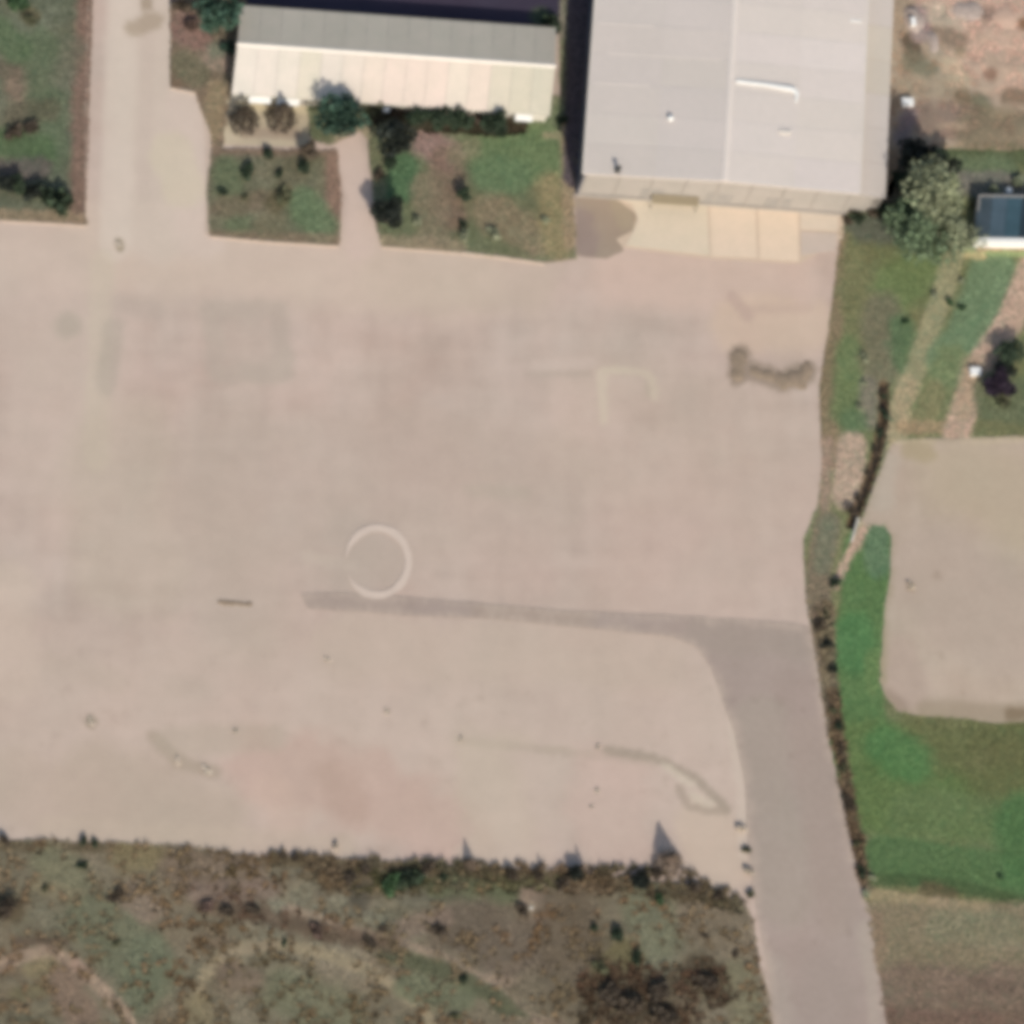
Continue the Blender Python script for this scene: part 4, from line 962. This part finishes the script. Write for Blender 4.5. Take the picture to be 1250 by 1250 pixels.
T = [
    # px, py, radius px, kind, colour, name, label, height factor, group
    (266, 20, 24, 'broad', 'blue', 'garden_tree', 'bluish green tree left of the pale shed near the top border', 1.0, None),
    (281, 60, 9, 'bush', 'blue', 'garden_bush', 'dark bluish bush touching the left end of the shed roof', 1.0, None),
    (222, 8, 9, 'bush', 'brown', 'garden_bush', 'brown bush beside the driveway at the top border', 1.0, None),
    (236, 32, 8, 'bush', 'rust', 'garden_bush', 'reddish bush between the driveway and the bluish tree', 1.0, None),
    (415, 140, 27, 'broad', 'blue', 'lawn_tree', 'broad dark green tree against the front of the pale shed', .8, None),
    (299, 143, 13, 'cone', 'brown', 'pointed_tree', 'left one of the two brown pointed trees on the paved square', .75, None),
    (345, 139, 13, 'cone', 'brown', 'pointed_tree', 'right one of the two brown pointed trees on the paved square', .75, None),
    (480, 168, 22, 'broad', 'black', 'lawn_tree', 'dark bluish tree at the head of the narrow footpath', .9, None),
    (458, 130, 12, 'broad', 'olive', 'lawn_tree', 'olive tree between two dark trees at the shed front', .8, None),
    (474, 200, 8, 'bush', 'dark', 'lawn_bush', 'dark bush just below the bluish tree on the footpath edge', 1.0, None),
    (462, 212, 6, 'bush', 'brown', 'lawn_bush', 'small brown bush on the footpath edge above the round tree', 1.0, None),
    (512, 142, 13, 'broad', 'dark', 'wall_tree', 'first dark tree of the row under the shed eave, from the left', .9, 'dark trees in a row under the shed eave'),
    (538, 146, 14, 'broad', 'dark', 'wall_tree', 'second dark tree of the row under the shed eave, from the left', .9, 'dark trees in a row under the shed eave'),
    (563, 146, 13, 'broad', 'dark', 'wall_tree', 'third dark tree of the row under the shed eave, from the left', .9, 'dark trees in a row under the shed eave'),
    (605, 152, 15, 'broad', 'dark', 'wall_tree', 'last dark tree of the row under the shed eave, apart from the others', .9, 'dark trees in a row under the shed eave'),
    (438, 124, 9, 'broad', 'olive', 'wall_tree', 'olive tree close behind the broad dark green tree at the shed', .8, None),
    (487, 134, 9, 'bush', 'brown', 'wall_bush', 'brown bush against the shed wall above the bluish tree', 1.2, None),
    (525, 126, 9, 'bush', 'rust', 'wall_bush', 'rusty bush against the shed wall above the first dark row trees', 1.0, None),
    (552, 128, 9, 'bush', 'rust', 'wall_bush', 'rusty bush against the shed wall above the third dark row tree', 1.0, None),
    (583, 142, 9, 'bush', 'rust', 'wall_bush', 'rusty bush filling the gap before the last dark row tree', 1.0, None),
    (622, 136, 8, 'bush', 'brown', 'wall_bush', 'brown bush against the wall right of the last dark row tree', 1.0, None),
    (632, 146, 8, 'bush', 'olive', 'lawn_bush', 'olive bush right of the last dark tree under the eave', 1.0, None),
    (475, 260, 18, 'broad', 'black', 'round_tree', 'round dark tree on the lawn corner beside the footpath and yard', .8, None),
    (567, 237, 8, 'broad', 'dark', 'young_tree', 'small dark tree alone in the middle of the long lawn', .9, None),
    (564, 274, 5, 'bush', 'dark', 'lawn_bush', 'tiny dark bush below the lone small tree on the long lawn', 1.0, None),
    (508, 272, 6, 'bush', 'silver', 'pale_bush', 'pale green bush nearest the round dark tree', 1.0, None),
    (567, 287, 7, 'bush', 'silver', 'pale_bush', 'pale green bush at the lower edge of the long lawn, left of its twin', 1.0, None),
    (602, 285, 7, 'bush', 'silver', 'pale_bush', 'pale green bush at the lower edge of the long lawn, right of its twin', 1.0, None),
    (666, 270, 5, 'bush', 'silver', 'pale_bush', 'faint pale bush near the right border of the long lawn', 1.0, None),
    (686, 148, 6, 'bush', 'dark', 'lawn_bush', 'small dark bush in the gap between shed and warehouse', 1.0, None),
    (672, 28, 10, 'bush', 'dark', 'lawn_bush', 'dark bush at the north east corner of the shed roof', 1.0, None),
    (378, 183, 10, 'broad', 'brown', 'lawn_tree', 'dark tree at the upper right of the square lawn by the footpath', .8, None),
    (369, 206, 8, 'bush', 'dark', 'lawn_bush', 'dark bush below the corner tree of the square lawn', 1.0, None),
    (326, 189, 7, 'bush', 'dark', 'lawn_bush', 'dark bush at the top edge of the square lawn', 1.0, None),
    (303, 210, 8, 'bush', 'dark', 'lawn_bush', 'dark bush in the upper left of the square lawn', 1.0, None),
    (272, 235, 5, 'bush', 'dark', 'lawn_bush', 'small dark bush at the left edge of the square lawn', 1.0, None),
    (341, 212, 5, 'bush', 'dark', 'lawn_bush', 'small dark bush in the middle of the square lawn', 1.0, None),
    (345, 238, 9, 'bush', 'olive', 'lawn_bush', 'faint olive bush in the centre of the square lawn', .8, None),
    (299, 241, 4, 'bush', 'olive', 'lawn_bush', 'tiny olive bush left of the centre of the square lawn', 1.0, None),
    (6, 222, 11, 'bush', 'black', 'hedge_bush', 'dark hedge bush at the left border above the yard', 1.3, 'hedge bushes along the bottom of the west lawn'),
    (22, 226, 10, 'bush', 'dark', 'hedge_bush', 'second dark hedge bush from the left border', 1.3, 'hedge bushes along the bottom of the west lawn'),
    (41, 235, 10, 'bush', 'black', 'hedge_bush', 'middle dark hedge bush of the west lawn row', 1.3, 'hedge bushes along the bottom of the west lawn'),
    (57, 240, 11, 'bush', 'dark', 'hedge_bush', 'dark hedge bush next to the row end on the west lawn', 1.3, 'hedge bushes along the bottom of the west lawn'),
    (75, 245, 12, 'bush', 'dark', 'hedge_bush', 'last hedge bush of the row, nearest the driveway', 1.3, 'hedge bushes along the bottom of the west lawn'),
    (17, 160, 9, 'bush', 'brown', 'lawn_bush', 'left one of two brown bushes halfway up the west lawn', .8, None),
    (41, 156, 9, 'bush', 'brown', 'lawn_bush', 'right one of two brown bushes halfway up the west lawn', .8, None),
    (37, 22, 7, 'bush', 'olive', 'lawn_bush', 'olive bush near the top left of the west lawn', .8, None),
    (20, 4, 14, 'bush', 'green', 'lawn_bush', 'green bush at the top border of the west lawn', .8, None),
    # east
    (1140, 236, 38, 'open', 'pale', 'pale_tree', 'large pale leafy tree right of the warehouse corner', 1.5, None),
    (1126, 286, 42, 'open', 'palegreen', 'pale_tree', 'greenish spreading tree below the large pale one by the warehouse', 1.0, None),
    (1168, 284, 32, 'open', 'pale', 'pale_tree', 'pale loose tree left of the low white edged outbuilding', .9, None),
    (1105, 262, 20, 'open', 'green', 'green_tree', 'green tree between the pale trees and the warehouse', 1.0, None),
    (1118, 192, 26, 'broad', 'black', 'dark_tree', 'very dark tree above the large pale tree', 1.0, None),
    (1152, 208, 22, 'broad', 'black', 'dark_tree', 'very dark tree at the upper right of the large pale tree', .9, None),
    (1102, 225, 16, 'broad', 'dark', 'dark_tree', 'dark tree touching the warehouse east side', .9, None),
    (1080, 256, 12, 'bush', 'dark', 'corner_bush', 'dark bush nearest the pale trees at the warehouse corner', 1.2, 'dark bushes round the warehouse corner'),
    (1064, 258, 9, 'bush', 'brown', 'corner_bush', 'brownish bush in the middle of the warehouse corner bushes', 1.2, 'dark bushes round the warehouse corner'),
    (1048, 266, 8, 'bush', 'dark', 'corner_bush', 'dark bush left of the brownish one at the warehouse corner', 1.2, 'dark bushes round the warehouse corner'),
    (1035, 269, 6, 'bush', 'brown', 'corner_bush', 'small brown bush nearest the concrete apron', 1.2, 'dark bushes round the warehouse corner'),
    (1215, 235, 9, 'bush', 'pale', 'garden_bush', 'pale bush above the dark roof of the outbuilding', 1.0, None),
    (1190, 246, 9, 'bush', 'olive', 'garden_bush', 'olive bush at the upper left corner of the outbuilding', 1.0, None),
    (1245, 222, 9, 'bush', 'pale', 'garden_bush', 'pale bush at the right border above the outbuilding', 1.0, None),
    (1234, 432, 20, 'broad', 'dark', 'park_tree', 'dark green tree at the right border beside the footpath', .55, None),
    (1221, 470, 21, 'broad', 'plum', 'park_tree', 'plum black tree below left of its dark green neighbour', .55, None),
    (1226, 450, 15, 'broad', 'black', 'park_tree', 'blackish tree squeezed between the dark green and plum black trees', .6, None),
    (1226, 484, 13, 'bush', 'olive', 'park_bush', 'olive bush at the foot of the plum black tree', 1.0, None),
    (1160, 368, 6, 'bush', 'green', 'meadow_bush', 'small green bush on the pale track between the green parcels', 1.0, None),
    (1174, 375, 5, 'bush', 'green', 'meadow_bush', 'small green bush just right of the track bush', .8, None),
    (1173, 344, 5, 'bush', 'silver', 'meadow_bush', 'pale bush on the track above the small green bushes', 1.0, None),
    (1140, 362, 6, 'bush', 'silver', 'meadow_bush', 'pale bush at the left side of the pale track', 1.0, None),
    (1105, 393, 5, 'bush', 'green', 'meadow_bush', 'small green bush in the middle of the grass strip', .8, None),
    (1055, 437, 6, 'bush', 'silver', 'sapling', 'topmost of three pale saplings in a line on the grass strip', 1.0, None),
    (1054, 467, 5, 'bush', 'silver', 'sapling', 'middle one of three pale saplings in a line on the grass strip', 1.0, None),
    (1049, 498, 5, 'bush', 'silver', 'sapling', 'lowest of three pale saplings in a line on the grass strip', 1.0, None),
    (1087, 512, 5, 'bush', 'silver', 'meadow_bush', 'whitish bush right of the dark ditch', 1.0, None),
    (1079, 485, 5, 'bush', 'dark', 'ditch_bush', 'dark weed bush at the top end of the ditch', 1.2, None),
    (1079, 505, 6, 'bush', 'dark', 'ditch_bush', 'dark weed bush in the ditch beside the whitish bush', 1.0, None),
    (1074, 528, 6, 'bush', 'dark', 'ditch_bush', 'dark weed bush where the ditch starts to bend', 1.0, None),
    (1069, 550, 5, 'bush', 'brown', 'ditch_bush', 'brown weed bush in the ditch beside the east yard corner', 1.0, None),
    (1060, 578, 5, 'bush', 'brown', 'ditch_bush', 'brown weed bush halfway down the lower ditch', 1.0, None),
    (1049, 608, 6, 'bush', 'brown', 'ditch_bush', 'brown weed bush in the lower part of the ditch', 1.0, None),
    (1040, 624, 8, 'bush', 'brown', 'ditch_bush', 'brown weed bush at the lower end of the ditch', 1.0, None),
    (1020, 712, 7, 'bush', 'dark', 'verge_bush', 'topmost dark bush of the row east of the road', 1.0, 'bushes along the east verge of the road'),
    (1008, 748, 5, 'bush', 'olive', 'verge_bush', 'olive verge bush opposite the lane junction', 1.0, 'bushes along the east verge of the road'),
    (1000, 764, 7, 'bush', 'brown', 'verge_bush', 'brown verge bush closest to the road edge', 1.0, 'bushes along the east verge of the road'),
    (1009, 787, 7, 'bush', 'black', 'verge_bush', 'upper one of the two very dark verge bushes', 1.0, 'bushes along the east verge of the road'),
    (1015, 816, 7, 'bush', 'black', 'verge_bush', 'lower one of the two very dark verge bushes', 1.0, 'bushes along the east verge of the road'),
    (1017, 866, 6, 'bush', 'olive', 'verge_bush', 'olive verge bush below the very dark pair', 1.0, 'bushes along the east verge of the road'),
    (1022, 887, 7, 'bush', 'dark', 'verge_bush', 'dark verge bush level with the east yard bottom edge', 1.0, 'bushes along the east verge of the road'),
    (1027, 915, 6, 'bush', 'brown', 'verge_bush', 'brown verge bush just below the east yard level', 1.0, 'bushes along the east verge of the road'),
    (1030, 938, 6, 'bush', 'olive', 'verge_bush', 'olive verge bush where the road bends', 1.0, 'bushes along the east verge of the road'),
    (1038, 982, 9, 'bush', 'brown', 'verge_bush', 'largest brown verge bush halfway down the road', 1.0, 'bushes along the east verge of the road'),
    (1046, 1030, 6, 'bush', 'olive', 'verge_bush', 'olive verge bush above the field corner', 1.0, 'bushes along the east verge of the road'),
    (1051, 1064, 7, 'bush', 'dark', 'verge_bush', 'lowest dark verge bush at the field corner', 1.0, 'bushes along the east verge of the road'),
    (1065, 1072, 5, 'bush', 'silver', 'meadow_bush', 'pale bush at the bottom left corner of the green field', 1.0, None),
    (1058, 1091, 6, 'bush', 'silver', 'meadow_bush', 'pale bush beside the road below the green field', 1.0, None),
    (1222, 1072, 5, 'bush', 'green', 'meadow_bush', 'dark green bush at the bottom of the green field near the right border', .8, None),
    (1112, 715, 5, 'bush', 'dry', 'yard_bush', 'small dry bush alone on the east yard', .8, None),
    # scrub edge
    (5, 1026, 7, 'bush', 'brown', 'scrub_bush', 'brown bush on the scrub edge at the left border', 1.0, None),
    (102, 1027, 6, 'bush', 'dark', 'scrub_bush', 'left one of a dark pair on the scrub edge', 1.0, None),
    (115, 1029, 5, 'bush', 'dark', 'scrub_bush', 'right one of a dark pair on the scrub edge', 1.0, None),
    (101, 1056, 6, 'bush', 'dark', 'scrub_bush', 'dark bush just below the pair on the scrub edge', 1.0, None),
    (55, 1085, 5, 'bush', 'olive', 'scrub_bush', 'small olive bush in the left part of the scrub', 1.0, None),
    (8, 1110, 14, 'bush', 'brown', 'scrub_bush', 'large dark bush at the left border of the scrub', .9, None),
    (148, 1088, 7, 'bush', 'brown', 'scrub_bush', 'upper brown bush of a slanting pair in the left scrub', .8, None),
    (138, 1098, 7, 'bush', 'brown', 'scrub_bush', 'lower brown bush of a slanting pair in the left scrub', .8, None),
    (255, 1108, 9, 'bush', 'rust', 'scrub_bush', 'reddish brown bush, left of three in the scrub', .8, None),
    (276, 1110, 9, 'bush', 'brown', 'scrub_bush', 'dark brown bush, middle of three in the scrub', .8, None),
    (309, 1112, 8, 'bush', 'brown', 'scrub_bush', 'dark brown bush, right of three in the scrub', .8, None),
    (142, 1152, 5, 'bush', 'olive', 'scrub_bush', 'small olive bush on the green patch of the scrub', .8, None),
    (343, 1043, 5, 'bush', 'brown', 'scrub_bush', 'small brown bush on the scrub edge, first going right', 1.0, None),
    (362, 1047, 6, 'bush', 'brown', 'scrub_bush', 'small brown bush on the scrub edge, second going right', 1.0, None),
    (410, 1034, 5, 'bush', 'dry', 'scrub_bush', 'small dry bush standing in the yard off the scrub edge', 1.0, None),
    (385, 1136, 9, 'bush', 'rust', 'scrub_bush', 'rusty bush beside the start of the dirt track', .8, None),
    (347, 1151, 5, 'bush', 'dark', 'scrub_bush', 'tiny dark bush on top of the curved dirt track', .8, None),
    (425, 1072, 9, 'bush', 'brown', 'scrub_bush', 'brown bush left of the dark green thicket', .9, None),
    (448, 1060, 8, 'bush', 'brown', 'scrub_bush', 'brown bush on the edge above the grey patch', .9, None),
    (452, 1152, 8, 'bush', 'brown', 'scrub_bush', 'brown bush on the upper side of the dirt track', .8, None),
    (478, 1081, 12, 'bush', 'green', 'scrub_bush', 'green bush at the left of the dark green thicket', .9, None),
    (500, 1075, 14, 'bush', 'dark', 'scrub_bush', 'largest dark green bush of the thicket on the scrub edge', .9, None),
    (523, 1060, 8, 'bush', 'brown', 'scrub_bush', 'brown bush above right of the dark green thicket', .9, None),
    (543, 1072, 6, 'bush', 'dark', 'scrub_bush', 'small round dark bush right of the green thicket', 1.0, None),
    (466, 1133, 6, 'bush', 'brown', 'scrub_bush', 'small brown bush in the middle of the scrub', .8, None),
    (535, 1136, 9, 'bush', 'brown', 'scrub_bush', 'brown bush below the middle of the scrub edge', .7, None),
    (575, 1054, 7, 'cone', 'spire', 'narrow_tree', 'narrow brown tree standing up from the scrub edge', .9, None),
    (566, 1196, 6, 'bush', 'dark', 'scrub_bush', 'dark bush beside the dirt track in the lower scrub', 1.0, None),
    (555, 1241, 6, 'bush', 'olive', 'scrub_bush', 'olive bush at the bottom border left of the track', .8, None),
    (625, 1067, 8, 'bush', 'brown', 'scrub_bush', 'dark brown bush on the scrub edge right of the narrow tree', 1.1, None),
    (657, 1068, 7, 'bush', 'brown', 'scrub_bush', 'fainter brown bush between two dark ones on the edge', 1.1, None),
    (661, 1058, 3, 'cone', 'spire', 'narrow_tree', 'very thin brown spire tree left of the very dark edge bush', 1.2, None),
    (711, 1060, 5, 'cone', 'spire', 'narrow_tree', 'thin brown spire tree behind the very dark edge bush', 1.2, None),
    (703, 1069, 11, 'bush', 'black', 'scrub_bush', 'very dark bush on the scrub edge, left of the tall tree', 1.4, None),
    (688, 1080, 9, 'bush', 'brown', 'scrub_bush', 'brown bush at the foot of the very dark bush', 1.0, None),
    (637, 1112, 8, 'bush', 'brown', 'scrub_bush', 'dark bush left of the tiny pale stone in the scrub', 1.0, None),
    (724, 1134, 6, 'bush', 'dark', 'scrub_bush', 'small dark bush left of the round one', 1.0, None),
    (752, 1143, 10, 'bush', 'dark', 'scrub_bush', 'round dark bush in the right half of the scrub', 1.0, None),
    (778, 1170, 7, 'bush', 'dark', 'scrub_bush', 'dark bush below right of the round one', 1.1, None),
    (732, 1181, 9, 'bush', 'olive', 'scrub_bush', 'olive bush above the brown thicket', .8, None),
    (780, 1075, 12, 'bush', 'black', 'scrub_bush', 'very dark bush just left of the tall dark tree', 1.2, None),
    (800, 1068, 8, 'bush', 'brown', 'scrub_bush', 'brown bush between the very dark bush and tall tree', 1.2, None),
    (818, 1052, 15, 'cone', 'spire', 'tall_tree', 'tall dark pointed tree on the scrub edge with a long shadow', .66, None),
    (805, 1098, 7, 'bush', 'green', 'scrub_bush', 'green bush below the tall pointed tree', 1.0, None),
    (848, 1086, 9, 'bush', 'brown', 'scrub_bush', 'brown bush right of the tall pointed tree', 1.0, None),
    (878, 1092, 7, 'bush', 'brown', 'scrub_bush', 'brown bush on the scrub edge nearest the road', 1.0, None),
    (740, 1215, 15, 'bush', 'brown', 'thicket_bush', 'left bush of the brown thicket at the bottom', .8, 'bushes of the brown thicket at the bottom'),
    (768, 1228, 16, 'bush', 'brown', 'thicket_bush', 'lowest dark bush of the brown thicket', .8, 'bushes of the brown thicket at the bottom'),
    (800, 1210, 15, 'bush', 'brown', 'thicket_bush', 'upper right bush of the brown thicket', .8, 'bushes of the brown thicket at the bottom'),
    (812, 1242, 15, 'bush', 'brown', 'thicket_bush', 'bush of the brown thicket at the bottom border', .8, 'bushes of the brown thicket at the bottom'),
    (862, 1200, 14, 'bush', 'brown', 'thicket_bush', 'brown bush standing apart, right of the thicket', .7, 'bushes of the brown thicket at the bottom'),
    (860, 1143, 5, 'bush', 'brown', 'scrub_bush', 'small brown bush in the scrub near the road', .8, None),
    (898, 1165, 5, 'bush', 'brown', 'scrub_bush', 'small brown bush at the right edge of the scrub', .8, None),
    (905, 1012, 6, 'bush', 'dry', 'roadside_bush', 'topmost dry bush on the west road edge', .9, None),
    (911, 1038, 5, 'bush', 'olive', 'roadside_bush', 'second olive bush on the west road edge', .9, None),
    (914, 1064, 6, 'bush', 'dry', 'roadside_bush', 'dry bush on the west road edge above the scrub corner', .9, None),
    (918, 1092, 6, 'bush', 'olive', 'roadside_bush', 'olive bush where the scrub meets the road', .9, None),
    # weeds scattered on the yard
    (145, 298, 4, 'bush', 'dry', 'yard_weed', 'dry weed at the foot of the driveway', .3, None),
    (111, 881, 5, 'bush', 'dry', 'yard_weed', 'dry weed alone in the lower left of the yard', .3, None),
    (217, 929, 5, 'bush', 'dry', 'yard_weed', 'dry weed, left one of a pair in the lower yard', .3, None),
    (252, 940, 6, 'bush', 'dry', 'yard_weed', 'dry weed, right one of a pair in the lower yard', .3, None),
    (287, 892, 4, 'bush', 'dry', 'yard_weed', 'dry weed above right of the weed pair', .3, None),
    (400, 805, 4, 'bush', 'dry', 'yard_weed', 'dry weed just south of the dark lane', .3, None),
    (472, 868, 4, 'bush', 'dry', 'yard_weed', 'dry weed in the middle of the southern yard', .3, None),
    (563, 902, 4, 'bush', 'dry', 'yard_weed', 'dry weed at the start of the faint track marks', .3, None),
    (730, 912, 4, 'bush', 'dry', 'yard_weed', 'dry weed where the faint track marks bend', .3, None),
    (728, 966, 4, 'bush', 'dry', 'yard_weed', 'upper dry weed of two on the pinkish patch', .3, None),
    (723, 985, 3, 'bush', 'dry', 'yard_weed', 'lower dry weed of two on the pinkish patch', .3, None),
]
for row in T: plant(*row)
M_stone = mat('pale_stone', (.55, .5, .42), noises=((3, .1, 0),), bump=((4, .05),))
p = at(648, 1109); MB().dome((0, 0, 0), .5, .45, 9, 3, .8).build('pale_stone', M_stone, None, (p.x, p.y, .15), label='tiny pale stone beside a dark bush in the scrub', category='stone')
